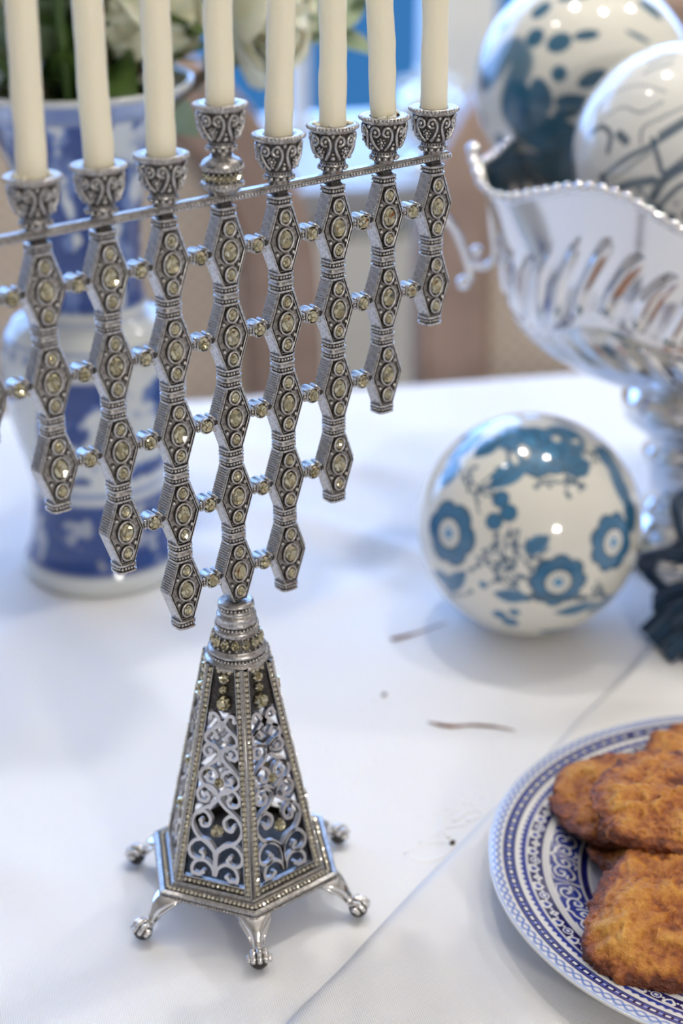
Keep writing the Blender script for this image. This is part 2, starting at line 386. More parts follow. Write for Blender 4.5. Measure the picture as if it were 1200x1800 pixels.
# keep the cloth flat under what stands on it
for (cx, cy, rr) in ((0, 0, .052), (.1033, .259, .05), (.2243, .0814, .03), (.145, -.122, .085), (.335, .085, .06)):
    m_ = 1 - sstep(rr, rr + .03, np.hypot(wx - cx, wy - cy)); Z = Z * (1 - m_) + (-0.0002) * m_
V = np.stack([A.x * XA + B.x * XB, A.y * XA + B.y * XB, Z], -1).reshape(-1, 3)
idx = np.arange(NA * NB).reshape(NB, NA)
Fq = np.stack([idx[:-1, :-1], idx[:-1, 1:], idx[1:, 1:], idx[1:, :-1]], -1).reshape(-1, 4)
me = bpy.data.meshes.new('tablecloth'); me.from_pydata(V.tolist(), [], Fq.tolist()); me.materials.append(LINEN)
me.polygons.foreach_set('use_smooth', [True] * len(me.polygons))
cloth = obj('tablecloth', me, None, label='white linen tablecloth with pale embroidery covering the whole table', category='tablecloth')
def cloth_z(x, y):
    p = Vector((x, y, 0)); fa = (p.dot(A) - ga[0]) / (ga[1] - ga[0]); fb = (p.dot(B) - gb[0]) / (gb[1] - gb[0]); i, j = int(fb), int(fa); u_, v_ = fa - j, fb - i
    return float(Z[i, j] * (1 - u_) * (1 - v_) + Z[i, j + 1] * u_ * (1 - v_) + Z[i + 1, j] * (1 - u_) * v_ + Z[i + 1, j + 1] * u_ * v_)
def onc(x, y, h=0.0):
    p = atz(x, y); p.z = cloth_z(p.x, p.y) + h; return p
# white-on-white embroidery, little satin stitches in arcs
em = MB(); rnd = random.Random(4)
def stitch(x, y, s=1.0, ang=0.0):
    p = onc(x, y); R = Matrix.Rotation(ang, 3, 'Z')
    n0 = em.n; em.sphere((0, 0, 0), .0011 * s, 6, 4, 0, (1.7, .8, .22))
    for i in range(n0, em.n): em.v[i] = tuple(R @ Vector(em.v[i]) + p)
def arc(pts, n, s=1.0):
    c = catmull(pts, 8)
    for i in range(n):
        x, y = c[int(i * (len(c) - 1) / max(n - 1, 1))]; stitch(x, y, s, rnd.uniform(0, PI))
arc([(735, 1268), (690, 1315), (640, 1345), (622, 1385)], 9); arc([(625, 1395), (670, 1418), (730, 1430), (790, 1418), (850, 1397)], 10)
arc([(700, 1380), (745, 1362), (815, 1390)], 6); arc([(640, 1240), (672, 1222), (704, 1212)], 4, 1.3)
arc([(560, 1300), (600, 1340), (605, 1400)], 6, .8); arc([(880, 1330), (850, 1370), (830, 1410)], 6, .8)
for lp in ([(712, 1500), (745, 1480), (790, 1478), (780, 1500), (740, 1512), (712, 1500)], [(735, 1480), (780, 1452), (820, 1445)], [(795, 1440), (830, 1420), (850, 1428), (820, 1440)], [(800, 1420), (775, 1440), (790, 1470)]):
    em.tube([onc(x, y) for x, y in catmull(lp, 5)], .0007, 6, flat=(1, .35))
obj('embroidery', em.mesh('embroidery', THREAD), cloth, kind='stuff')

# overlaid runner, its straight left edge runs beside the plate
p0, p1 = atz(540, 1760), atz(863, 1426); dr = (p1 - p0).normalized(); nr = Vector((dr.y, -dr.x, 0))
NR, NS = 120, 70; vv = []; T = np.linspace(-.22, .42, NR); S = np.linspace(0, .30, NS)
for s in S:
    for t in T:
        q = p0 + dr * float(t) + nr * float(s)
        if s == 0: q = q + nr * 0.0012 * float(mnoise.noise(Vector((t * 22, 0, 3))))
        z = 0.0014 + 0.0003 * mnoise.noise(Vector((q.x * 25, q.y * 25, 5)))
        if s == 0: z = 0.0001
        d_ = math.hypot(q.x - .145, q.y + .122)
        if d_ < .085: z = 0.0013
        vv.append((q.x, q.y, z))
ix = np.arange(NR * NS).reshape(NS, NR)
ff = np.stack([ix[:-1, :-1], ix[1:, :-1], ix[1:, 1:], ix[:-1, 1:]], -1).reshape(-1, 4).tolist()
rm = MB().add(vv, ff).mesh('runner', LINEN2)
runner = obj('table_runner', rm, None, label='ivory linen runner lying under the blue plate, straight edge showing', category='table runner')
sd = runner.modifiers.new('solid', 'SOLIDIFY'); sd.thickness = .0006; sd.offset = -1

# dried twigs and crumbs
def twig(name, label, cat, pts, rads, z=0.0009):
    w_ = [onc(x, y, z - .0004) for x, y in catmull(pts, 5)]; c = w_[0].copy(); c.z = 0
    rr = np.interp(np.linspace(0, 1, len(w_)), np.linspace(0, 1, len(rads)), rads)
    rr = [r_ * (1 + .3 * mnoise.noise(Vector((i * .9, 1, 2)))) for i, r_ in enumerate(rr)]
    return obj(name, MB().tube([p - c for p in w_], rr, 6, flat=(1, .6)).mesh(name, TWIG), None, c, label=label, category=cat)
twig('dried_twig', 'thin reddish brown dried sprig on the cloth between pedestal and plate', 'twig', [(752, 1267), (790, 1274), (830, 1272), (870, 1275), (906, 1282)], [.0003, .0012, .0006, .0008, .0006, .0002])
twig('dried_twig', 'small dark brown dried twig on the cloth left of the flowered ball', 'twig', [(688, 1122), (715, 1115), (745, 1107), (785, 1094)], [.0011, .0012, .0006, .0004, .0002])
for (x, y, r_, lb) in ((795, 1479, .0012, 'tiny dark brown crumb at the runner edge left of the plate'), (675, 1220, .0011, 'tiny grey speck on the cloth right of the pedestal top')):
    p = onc(x, y, r_ * .65); s_ = MB().sphere((0, 0, 0), r_, 7, 5, 0, (1.2, .8, .7)); obj('crumb', s_.mesh('crumb', CRUMB), None, p, label=lb, category='crumb')

# ================================================================== the menorah
Q, PX, Z1 = 0.027, 0.021154, 0.237887
men = thing('menorah', 'ornate antique silver nine-branch menorah studded with smoky crystals', 'menorah')
# lozenge link
hexo = [(-.0027, .0108), (.0027, .0108), (.0066, 0), (.0027, -.0108), (-.0027, -.0108), (-.0066, 0)]
def inset(poly, d):
    n = len(poly); out = []
    for i in range(n):
        p, c, q = (np.array(poly[(i + k_) % n]) for k_ in (-1, 0, 1))
        e1 = (c - p) / np.linalg.norm(c - p); e2 = (q - c) / np.linalg.norm(q - c)
        n1 = np.array([e1[1], -e1[0]]); n2 = np.array([e2[1], -e2[0]]); b_ = n1 + n2; b_ /= (1 + n1 @ n2)
        out.append(tuple(c + b_ * d))
    return out
def lozenge_mesh():
    b_ = MB(); L = lambda d, y: [(x, y, z) for x, z in inset(hexo, d)]
    b_.loft([L(.0008, .0029), L(0, .0026), L(0, -.0024), L(.0002, -.0027), L(.0005, -.0028), L(.0006, -.0025), L(.0008, -.0025), L(.0009, -.0028), L(.0011, -.0027), L(.0012, -.0020)],
            smooth=False, cap0=True, cap1=False, mats=[0, 0, 0, 0, 1, 1, 1, 0, 1])
    b_.add(L(.0012, -.0020), [(0, 1, 2, 3, 4, 5)], 2, False)
    # ribbed shoulders on the two upper flanks, finely milled edge all round
    for sx in (-1, 1):
        p, q = Vector((sx * .0027, 0, .0108)), Vector((sx * .0066, 0, 0)); d = q - p; nrm = Vector((sx * d.z * -1, 0, d.x * sx)).normalized()
        nrm = Vector((abs(d.z) * sx, 0, abs(d.x))).normalized()
        R = Matrix((d.normalized(), Vector((0, 1, 0)), nrm)).transposed()
        for k_ in range(13):
            b_.box(p + d * ((k_ + .8) / 14.2) + nrm * .00012, (.00045, .0046, .0008), 0, R)
        p, q = Vector((sx * .0066, 0, 0)), Vector((sx * .0027, 0, -.0108)); d = q - p
        for k_ in range(20):
            c = p + d * ((k_ + .5) / 20); b_.sphere((c.x - sx * .00035, -.00275, c.z), .00022, 5, 3)
            c.z = -c.z; b_.sphere((c.x - sx * .00035, -.00275, c.z), .00022, 5, 3)
    # bezels and beads
    for (z, rx, rz) in ((0, .0029, .0036), (.0071, .00205, .0023), (-.0071, .00205, .0023)):
        b_.ring((0, -.0030, z), rx, rz, .00042, 22, 6)
        lp = lambda k_, y: [(rx * k_ * math.cos(a_ * PI / 10), y, z + rz * k_ * math.sin(a_ * PI / 10)) for a_ in range(20)]
        b_.loft([lp(1.12, -.0019), lp(1.05, -.0031)], 1); b_.loft([lp(.98, -.0031), lp(.9, -.0024), lp(.1, -.0022)], 1)
    for sx in (-1, 1):
        for sz in (-1, 1): b_.sphere((sx * .0031, -.0025, sz * .0044), .00074, 8, 6); b_.ring((sx * .0031, -.0020, sz * .0044), .0009, .0009, .0002, 10, 4, 1)
    for (x, z) in ((-.0018, -.0093), (-.0023, -.0083), (.0018, .0093), (-.0045, 0.0018), (-.0047, -.0012)): b_.sphere((x, -.0021, z), .00032, 6, 4)
    return b_.mesh('lozenge', [SILVER, PATINA, FACE])
def gem_mesh(rx, rz, seed): return MB().gem((0, 0, 0), rx, rz, 0, 8, .42, seed).mesh('gem', GEM)
LOZ = lozenge_mesh()
GB_ = [gem_mesh(.0026, .0033, s) for s in range(6)]; GS_ = [gem_mesh(.00178, .00202, 20 + s) for s in range(6)]
def sup(w, d, n=36, ex=4.0):
    out = []
    for i in range(n):
        a_ = 2 * PI * i / n; c, s = math.cos(a_), math.sin(a_)
        out.append((w * math.copysign(abs(c) ** (2 / ex), c), d * math.copysign(abs(s) ** (2 / ex), s)))
    return out
def even(loop, n):
    P = np.array(loop + loop[:1]); L = np.r_[0, np.cumsum(np.hypot(*np.diff(P, axis=0).T))]; t = np.arange(n) * L[-1] / n
    return list(zip(np.interp(t, L, P[:, 0]), np.interp(t, L, P[:, 1])))
def collar_mesh(prof, beads, w=.0030, d=.0028, nb=20, br=.00055):
    b_ = MB(); loops = []; mats = []
    for z, o, m_ in prof: loops.append([(x, y, z) for x, y in sup(w + o, d + o)]); mats.append(m_)
    b_.loft(loops, smooth=False, cap0=True, cap1=True, mats=mats[1:] )
    for z in beads:
        for x, y in even(sup(w + .00012, d + .00012), nb): b_.sphere((x, y, z), br, 6, 4)
    return b_.mesh('collar', [SILVER, PATINA])
H = .00045
COLLAR = collar_mesh([(-.0032, 0, 0), (-.0032, H, 0), (-.0026, H, 0), (-.0025, 0, 0), (-.0011, 0, 1), (-.0010, H, 0), (-.0005, H, 0), (-.0001, H * .3, 0), (.0003, H * 1.1, 0), (.0009, H * 1.1, 0), (.0011, 0, 0),
                      (.0024, 0, 1), (.0025, H, 0), (.0031, H, 0), (.0032, 0, 0)], (-.0018, .0017))
CAPC = collar_mesh([(-.0017, -.0003, 0), (-.0017, H, 0), (-.0010, H, 0), (-.0009, 0, 0), (.0006, 0, 1), (.0007, H, 0), (.0013, H, 0), (.0015, -.0004, 0)], (-.00015,))
TOPC = collar_mesh([(-.0021, -.0003, 0), (-.0021, H, 0), (-.0015, H, 0), (-.0014, 0, 0), (.0001, 0, 1), (.0002, H, 0), (.0009, H, 0), (.0011, -.0004, 0), (.0016, -.0008, 1), (.0022, -.0008, 1)], (-.00065,))
# small connector between neighbouring lozenges
def connector_mesh():
    b_ = MB(); lp = lambda r, y, cx=0: [(cx + r * math.cos(2 * PI * i / 16), y, r * math.sin(2 * PI * i / 16)) for i in range(16)]
    b_.loft([lp(.0023, .0026), lp(.0026, .0024), lp(.0026, -.0022), lp(.0026, -.0027), lp(.0023, -.0027), lp(.0020, -.0018)], cap0=True, mats=[0, 0, 0, 0, 1, 1])
    b_.box((-.0030, 0, 0), (.0024, .0036, .0017), 1); b_.box((.0030, 0, 0), (.0022, .0036, .0017), 1)
    for z in (-.0010, 0, .0010): b_.sphere((-.0031, -.0019, z), .00062, 7, 5)
    b_.tube([(.0026, -.0030, .0019), (.0026, .0020, .0021)], .00055, 7); b_.tube([(.0026, -.0030, -.0019), (.0026, .0020, -.0021)], .00055, 7)
    b_.tube([(-.0022, -.0026, .0016), (-.0022, .0016, .0017)], .0004, 6)
    for a_ in (45, 135, 225, 315): b_.sphere((.0023 * math.cos(math.radians(a_)), -.0027, .0023 * math.sin(math.radians(a_))), .00048, 6, 4)
    return b_.mesh('connector', [SILVER, PATINA])
CON = connector_mesh(); GL_ = [gem_mesh(.00232, .00232, 40 + s) for s in range(5)]
NROW = {-4: 2, -3: 3, -2: 4, -1: 5, 0: 5, 1: 5, 2: 4, 3: 3, 4: 2}
rg = random.Random(8)
def gemobj(me_, par, loc):
    Mg = Matrix.Translation(loc) @ Matrix.Rotation(rg.uniform(-.1, .1), 4, 'X') @ Matrix.Rotation(rg.uniform(-.1, .1), 4, 'Z')
    obj('gem', me_, par, M4=Mg)
for c in range(-4, 5):
    n = NROW[c]
    for r_ in range(n):
        z = Z1 - r_ * Q
        lz = obj('lozenge', LOZ, men, (c * PX, 0, z))
        gemobj(rg.choice(GB_), lz, (0, -.0027, 0))
        for dz in (.0071, -.0071): gemobj(rg.choice(GS_), lz, (0, -.0027, dz))
        if r_ < n - 1: obj('collar', COLLAR, men, (c * PX, 0, z - Q / 2))
    obj('collar', TOPC, men, (c * PX, 0, Z1 + .0128))
    if c != 0: obj('end_cap', CAPC, men, (c * PX, 0, Z1 - (n - 1) * Q - .0121))
    if c < 4:
        for r_ in range(min(n, NROW[c + 1])):
            k_ = obj('connector', CON, men, ((c + .5) * PX, 0, Z1 - r_ * Q)); gemobj(rg.choice(GL_), k_, (0, -.0023, 0))
# crossbar with a beaded front edge
ZB = Z1 + .0162
bb = MB(); x0, x1 = -4 * PX - .007, 4 * PX + .0072
lp = lambda x, k_: [(x, y * k_, ZB + z * k_) for y, z in ((-.0020, -.0009), (-.0016, -.0012), (.0016, -.0012), (.0020, -.0009), (.0020, .0009), (.0016, .0012), (-.0010, .0012), (-.0014, .0005), (-.0020, .0004))]
bb.loft([lp(x0, .6), lp(x0 + .0012, 1), lp(x1 - .0012, 1), lp(x1, .6)], smooth=False, cap0=True, cap1=True)
crossbar = obj('crossbar', bb.mesh('crossbar', [SILVER, PATINA]), men)
cbb = MB(); nb = 150
for i in range(nb): cbb.sphere((x0 + .001 + (x1 - x0 - .002) * i / (nb - 1), -.0021, ZB - .0003), .00060, 6, 4)
obj('bead_edge', cbb.mesh('bead_edge', SILVER), crossbar, kind='stuff')
# candle cups
CP = [(.0026, 0), (.0032, .0002), (.0032, .0010), (.0040, .0014), (.0041, .0026), (.0036, .0031), (.0036, .0036), (.0040, .0041), (.0046, .0050), (.0057, .0066), (.0064, .0088), (.0067, .0112), (.0068, .0132), (.0074, .0137), (.0077, .0143), (.0077, .0150), (.0073, .0154), (.0050, .0152), (.0047, .0148), (.0046, .0130), (.0005, .0128)]
CPR = np.array(CP)
def cup_r(z): return float(np.interp(z, CPR[:14, 1], CPR[:14, 0]))
cu = MB(); cu.lathe(CP, 36, mats=[0, 0, 0, 1, 0, 1, 0, 1, 1, 1, 1, 1, 0, 0, 0, 0, 0, 0, 0, 0], cap1=True, cap0=True)
def on_cup(ph, z, lift=.0002): r_ = cup_r(z) + lift; return Vector((r_ * math.cos(ph), r_ * math.sin(ph), z))
for i in range(5):
    p0_ = -PI / 2 - .45 + i * 2 * PI / 5
    for s in (-1, 1):
        pts = catmull([(.44, .0050), (.27, .0066), (.13, .0088), (.13, .0108), (.28, .0124), (.48, .0120), (.54, .0106), (.42, .0097), (.27, .0098)], 5)
        cu.tube([on_cup(p0_ + s * a_, z) for a_, z in pts], .00052, 6)
        c_ = on_cup(p0_ + s * .34, .0110); cu.sphere(c_, .0007, 7, 5)
        for k_ in range(0, len(pts), 2): cu.sphere(on_cup(p0_ + s * pts[k_][0], pts[k_][1], .0006), .0002, 5, 3)
    cu.sphere(on_cup(p0_, .0056, .0003), .0008, 8, 6); cu.sphere(on_cup(p0_, .0070, .0002), .0005, 7, 5); cu.sphere(on_cup(p0_, .0126, .0001), .0007, 7, 5)
    q_ = p0_ + PI / 5
    c_ = on_cup(q_, .0078, .0004); cu.sphere(c_, .0007, 8, 6)
    for k_ in range(7): cu.sphere(on_cup(q_ + .17 * math.cos(k_ * 2 * PI / 7), .0078 + .0011 * math.sin(k_ * 2 * PI / 7), .0003), .00042, 6, 4)
    cu.sphere(on_cup(q_, .0060, .0003), .0006, 7, 5)
for i in range(40): a_ = 2 * PI * i / 40; cu.sphere((.0078 * math.cos(a_), .0078 * math.sin(a_), .0147), .00064, 6, 4)
for i in range(13): a_ = 2 * PI * i / 13; cu.sphere((.0042 * math.cos(a_), .0042 * math.sin(a_), .0020), .0008, 7, 5)
for i in range(26): a_ = 2 * PI * i / 26; cu.box((.0038 * math.cos(a_), .0038 * math.sin(a_), .0034), (.0005, .0004, .0008), 0, Matrix.Rotation(a_, 3, 'Z'))
CUP = cu.mesh('candle_cup', [SILVER, PATINA])
# drum under the central cup
du = MB(); du.lathe([(.0040, 0), (.0044, .0008), (.0052, .0014), (.0059, .0021), (.0062, .0027), (.0062, .0037), (.0058, .0040), (.0056, .0041), (.0056, .0073), (.0060, .0074), (.0062, .0078), (.0062, .0090), (.0060, .0099), (.0051, .0107), (.0037, .0112), (.0034, .0120)], 36, cap0=True, cap1=True,
         mats=[0, 0, 0, 0, 0, 0, 0, 1, 0, 0, 0, 0, 0, 0, 0])
for i in range(30):
    a_ = 2 * PI * i / 30
    for z in (.0032, .0084): du.sphere((.0063 * math.cos(a_), .0063 * math.sin(a_), z), .00062, 6, 4)
for i in range(20):
    a_ = 2 * PI * (i + .5) / 20
    for z in (.0046, .0068): du.sphere((.0057 * math.cos(a_), .0057 * math.sin(a_), z), .00042, 6, 4)
drum = obj('drum', du.mesh('drum', [SILVER, PATINA]), men, (0, 0, ZB + .0011))
SMG = MB().gem((0, 0, 0), .0012, .0012, 0, 6, .5, 3).mesh('gem', GEM)
for i in range(20):
    a_ = 2 * PI * i / 20
    obj('gem', SMG, drum, M4=Matrix.Rotation(a_, 4, 'Z') @ Matrix.Translation((0, -.0056, .00565)))
CUPZ = {}
for c in range(-4, 5):
    CUPZ[c] = ZB + .0011 + (.0118 if c == 0 else 0)
    obj('candle_cup', CUP, men, M4=Matrix.Translation((c * PX, 0, CUPZ[c])) @ Matrix.Rotation(rg.uniform(-.25, .25), 4, 'Z'))
# neck above the pedestal
nk = MB()
nk.lathe([(.0106, .0958), (.0112, .0968), (.0110, .0980), (.0099, .0984), (.0096, .0988), (.0096, .1000), (.0100, .1004), (.0100, .1012), (.0093, .1018), (.0089, .1024), (.0074, .1070), (.0073, .1074), (.0075, .1077), (.0075, .1086), (.0070, .1089), (.0067, .1092), (.0067, .1104), (.0070, .1107), (.0070, .1114), (.0066, .1120), (.0067, .1126), (.0067, .1136), (.0060, .1142), (.0056, .1146), (.0060, .1150), (.0060, .1156), (.0055, .1158), (.0055, .1171), (.0060, .1173), (.0060, .1180), (.0052, .1186), (.0020, .1186)], 48,
         mats=[0, 0, 0, 0, 1, 0, 0, 0, 0, 1, 0, 0, 0, 0, 0, 1, 0, 0, 0, 0, 0, 0, 0, 0, 0, 0, 1, 0, 0, 0, 0])
for i in range(50): a_ = 2 * PI * i / 50; nk.sphere((.0099 * math.cos(a_), .0099 * math.sin(a_), .0994), .00060, 6, 4)
for i in range(34): a_ = 2 * PI * i / 34; nk.sphere((.0070 * math.cos(a_), .0070 * math.sin(a_), .1098), .00060, 6, 4)
for i in range(28): a_ = 2 * PI * i / 28; nk.sphere((.0057 * math.cos(a_), .0057 * math.sin(a_), .11645), .00060, 6, 4)
for i in range(24):
    a_ = 2 * PI * (i + .5) / 24; nk.sphere((.0088 * math.cos(a_), .0088 * math.sin(a_), .1031), .00045, 6, 4); nk.sphere((.0077 * math.cos(a_), .0077 * math.sin(a_), .1066), .00045, 6, 4)
neck = obj('neck', nk.mesh('neck', [SILVER, PATINA]), men)
NKG = MB().gem((0, 0, 0), .0017, .0019, 0, 8, .45, 5).mesh('gem', GEM)
for i in range(14):
    obj('gem', NKG, neck, M4=Matrix.Rotation(2 * PI * i / 14 + .2, 4, 'Z') @ Matrix.Translation((0, -.0081, .1049)) @ Matrix.Rotation(-.31, 4, 'X'))
# pierced pyramid: six panels
RB, RTOP, ZBOT, ZTOP = .0292, .0118, .0178, .0978
apb, apt = RB * math.cos(PI / 6), RTOP * math.cos(PI / 6)
SL = math.hypot(ZTOP - ZBOT, apb - apt); HB, HT = RB / 2, RTOP / 2
tilt = math.atan2(apb - apt, ZTOP - ZBOT)
hw = lambda v: HB + (HT - HB) * v / SL
SW = .0027
# panel local frame: x across, z up the slope, -y outward
pf = MB()
def strip(pts, y0, y1, m_=0):     # extruded quad outline
    n = len(pts); pf.loft([[(x, y0, z) for x, z in pts], [(x, y1, z) for x, z in pts]], m_, False, True, True)
for s in (-1, 1):
    e_ = lambda v, o: (s * (hw(v) - o), v)
    strip([e_(0, 0), e_(0, SW), e_(SL, SW * .8), e_(SL, 0)], .0010, -.0003, 0)
    strip([e_(0, 0), e_(0, .0004), e_(SL, .0003), e_(SL, 0)], .0010, -.0010)
    strip([e_(0, SW - .0003), e_(0, SW), e_(SL, SW * .8), e_(SL, SW * .8 - .0003)], .0010, -.0010)
strip([(-hw(0), 0), (hw(0), 0), (hw(.0034), .0034), (-hw(.0034), .0034)], .0010, -.0003, 1)
strip([(-hw(.0031) + SW, .0031), (hw(.0031) - SW, .0031), (hw(.0035) - SW, .0035), (-hw(.0035) + SW, .0035)], .0010, -.0010)
strip([(-hw(0), 0), (hw(0), 0), (hw(.0004), .0004), (-hw(.0004), .0004)], .0010, -.0010)
vt = SL - .0030
strip([(-hw(vt), vt), (hw(vt), vt), (hw(SL), SL), (-hw(SL), SL)], .0010, -.0003, 1)
VG = .0655
strip([(-hw(VG) + SW * .8, VG), (hw(VG) - SW * .8, VG), (hw(vt) - SW * .7, vt), (-hw(vt) + SW * .7, vt)], .0010, .0004, 1)
PANEL = pf.mesh('pedestal_panel', [SILVER, PATINA])
# crystals along the borders
cr = MB(); si = 0
def cg(x, z, r_):
    global si; si += 1; cr.gem((x, -.0004, z), r_, r_, 0, 6, .75, si)
n = 44
for s in (-1, 1):
    for i in range(n):
        v = .0016 + (SL - .003) * i / (n - 1); wd = SW * (1 - .2 * v / SL)
        cg(s * (hw(v) - wd / 2), v, .00108 if v < .05 else .00094)
for i in range(13): cg((-1 + 2 * (i + .5) / 13) * (hw(.002) - SW), .0019, .00088)
for i in range(3): cg((i - 1) * .0019, SL - .0014, .00085)
CRYS = cr.mesh('crystal_border', CRYST)
# scrolls
ho = lambda v: hw(v) - SW * (1 - .2 * v / SL) - .0001
fl = MB(); to3 = lambda x, y, d: (x, .0015 - d, y)
def stroke(pts, w=.00115, blob=True):
    for s in (-1, 1):
        c_ = [(s * u_ * ho(v), v) for u_, v in catmull(pts, 6)]
        fl.ribbon(c_, w, .0019, to3)
        if blob:
            x, y = c_[-1]; lp_ = lambda d: [(x + .00085 * math.cos(q * PI / 5), .0015 - d, y + .00085 * math.sin(q * PI / 5)) for q in range(10)]
            fl.loft([lp_(0), lp_(.00193)], 0, False, True, True)
stroke([(0, .0592), (.12, .0615), (.40, .0642), (.72, .0645), (.80, .0628)])
stroke([(.02, .0618), (.45, .0594), (.86, .0572), (.93, .0550), (.62, .0535), (.10, .0518)], blob=False)
stroke([(.88, .0575), (.62, .0585), (.40, .0578), (.27, .0563)])
stroke([(.05, .0492), (.12, .0515), (.42, .0533), (.80, .0528), (.93, .0508), (.76, .0491), (.52, .0497), (.55, .0510)])
stroke([(0, .0520), (.03, .0500), (.22, .0478), (.60, .0455), (.90, .0430), (.96, .0408), (.72, .0385), (.35, .0368), (0, .0352)], blob=False)
stroke([(.90, .0432), (.62, .0448), (.30, .0442), (.12, .0420), (.28, .0398), (.56, .0402), (.56, .0418)])
stroke([(.02, .0335), (.10, .0362), (.38, .0382), (.76, .0375), (.95, .0350), (.82, .0325), (.52, .0322), (.42, .0340), (.52, .0352)])
stroke([(0, .0352), (.05, .0335), (.30, .0312), (.70, .0288), (.95, .0260), (.97, .0228), (.72, .0190), (.30, .0165), (.03, .0138)], blob=False)
stroke([(.76, .0284), (.50, .0284), (.28, .0262), (.34, .0236), (.58, .0230), (.66, .0248)])
stroke([(.03, .0120), (.10, .0152), (.38, .0177), (.76, .0172), (.96, .0143), (.88, .0112), (.60, .0100), (.42, .0117), (.52, .0132)])
stroke([(.02, .0052), (.10, .0082), (.36, .0102), (.66, .0094), (.78, .0068), (.72, .0040)], blob=False)
stroke([(.70, .0048), (.52, .0045), (.40, .0058)])
stroke([(.0, .0150), (.02, .0100), (.0, .0050)], blob=False); stroke([(.0, .0520), (.0, .0492)], blob=False); stroke([(.0, .0625), (.0, .0590)], blob=False)
FIL = fl.mesh('filigree', FILI)
PG = {r_: MB().gem((0, 0, 0), r_, r_, 0, 8, .5, int(r_ * 1e5)).mesh('gem', GEM) for r_ in (.0021, .0017, .0029, .0019, .0026)}
for i in range(6):
    ang = i * PI / 3
    Mp = Matrix.Rotation(ang, 4, 'Z') @ Matrix.Translation((0, -apb, ZBOT)) @ Matrix.Rotation(-tilt, 4, 'X')
    p_ = obj('pedestal_panel', PANEL, men, M4=Mp)
    obj('filigree', FIL, p_); obj('crystal_border', CRYS, p_, kind='stuff')
    for (v, r_) in ((.0774, .0021), (.0736, .0017), (.0688, .0029), (.0400, .0019), (.0222, .0026)):
        g_ = obj('gem', PG[r_], p_, M4=Matrix.Translation((rg.uniform(-.0002, .0002), -.0003, v)) @ Matrix.Rotation(rg.uniform(-.12, .12), 4, 'X'))
    # ridge along each corner of the pyramid
    a_ = ang - PI / 3
    b0_ = Vector((RB * math.cos(a_), RB * math.sin(a_), ZBOT)); b1_ = Vector((RTOP * math.cos(a_), RTOP * math.sin(a_), ZTOP))
    obj('corner_ridge', MB().tube([b0_, b1_], [.0007, .0005], 6).mesh('corner_ridge', SILVER), men)
# stepped hexagonal plate
def hexl(R, z): return [(R * math.cos(PI / 3 * i), R * math.sin(PI / 3 * i), z) for i in range(6)]
pl = MB(); pl.loft([hexl(.0265, .0182), hexl(.0296, .0182), hexl(.0306, .0176), hexl(.0308, .0166), hexl(.0312, .0163), hexl(.0338, .0158), hexl(.0341, .0163), hexl(.0357, .0160), hexl(.0360, .0153), hexl(.0352, .0150), hexl(.0352, .0138), hexl(.0345, .0134), hexl(.0100, .0134)], smooth=False, cap0=True, cap1=True,
                   mats=[1, 0, 0, 0, 1, 0, 0, 0, 1, 1, 0, 0])
plate_b = obj('base_plate', pl.mesh('base_plate', [SILVER, PATINA]), men)
rb_ = MB(); rc_ = MB()
for i in range(6):
    p, q = Vector(hexl(.0357, .0143)[i]), Vector(hexl(.0357, .0143)[(i + 1) % 6])
    for k_ in range(32): rb_.sphere(p.lerp(q, (k_ + .5) / 32), .00066, 6, 4)
    p, q = Vector(hexl(.0326, .0163)[i]), Vector(hexl(.0326, .0163)[(i + 1) % 6])
    for k_ in range(20):
        si += 1; rc_.gem(p.lerp(q, (k_ + .5) / 20), .0008, .0008, 0, 6, .7, si, R=Matrix.Rotation(-PI / 2, 3, 'X'))
obj('bead_edge', rb_.mesh('bead_edge', SILVER), plate_b, kind='stuff'); obj('crystal_border', rc_.mesh('crystal_border', CRYST), plate_b, kind='stuff')
# cabriole legs with ball-and-claw feet (local x outward)
lg = MB(); prof = [(.0295, .0140, .0062, .0016), (.0325, .0134, .0060, .0020), (.0352, .0122, .0046, .0024), (.0374, .0102, .0031, .0024), (.0389, .0080, .0022, .0021), (.0402, .0062, .0019, .0018), (.0418, .0052, .0021, .0019)]
lg.loft([[(x + th_ * .7 * math.sin(2 * PI * k_ / 12), wd * math.cos(2 * PI * k_ / 12), z + th_ * .7 * math.sin(2 * PI * k_ / 12)) for k_ in range(12)] for x, z, wd, th_ in prof], cap0=True, cap1=True)
for s in (-1, 1): lg.tube([(.0300, s * .0058, .0137), (.0345, s * .0048, .0122), (.0378, s * .0028, .0094), (.0400, s * .0018, .0066)], [.0006, .0007, .0007, .0006], 6)
LEG = lg.mesh('leg', POLISH2)
ft = MB(); bc = Vector((.0437, 0, .0036)); ft.sphere(bc, .0034, 14, 9, 1)
for k_ in range(5):
    y_ = (k_ - 2) * .62
    pts = []
    for t in np.linspace(-.9, 1.25, 7):
        d_ = Vector((math.sin(t) * math.cos(y_), math.sin(y_) , math.cos(t) * math.cos(y_))); pts.append(bc + d_ * .0035)
    ft.tube(pts, [.0009, .0011, .0009, .0012, .0009, .0011, .0006], 7)
    for t in (-.2, .45, 1.1):
        d_ = Vector((math.sin(t) * math.cos(y_), math.sin(y_), math.cos(t) * math.cos(y_))); ft.sphere(bc + d_ * .0038, .0010, 7, 5)
FOOT = ft.mesh('claw_foot', [POLISH2, PATINA])
for i in range(6):
    l_ = obj('leg', LEG, men, M4=Matrix.Rotation(PI / 3 * i, 4, 'Z')); obj('claw_foot', FOOT, l_)

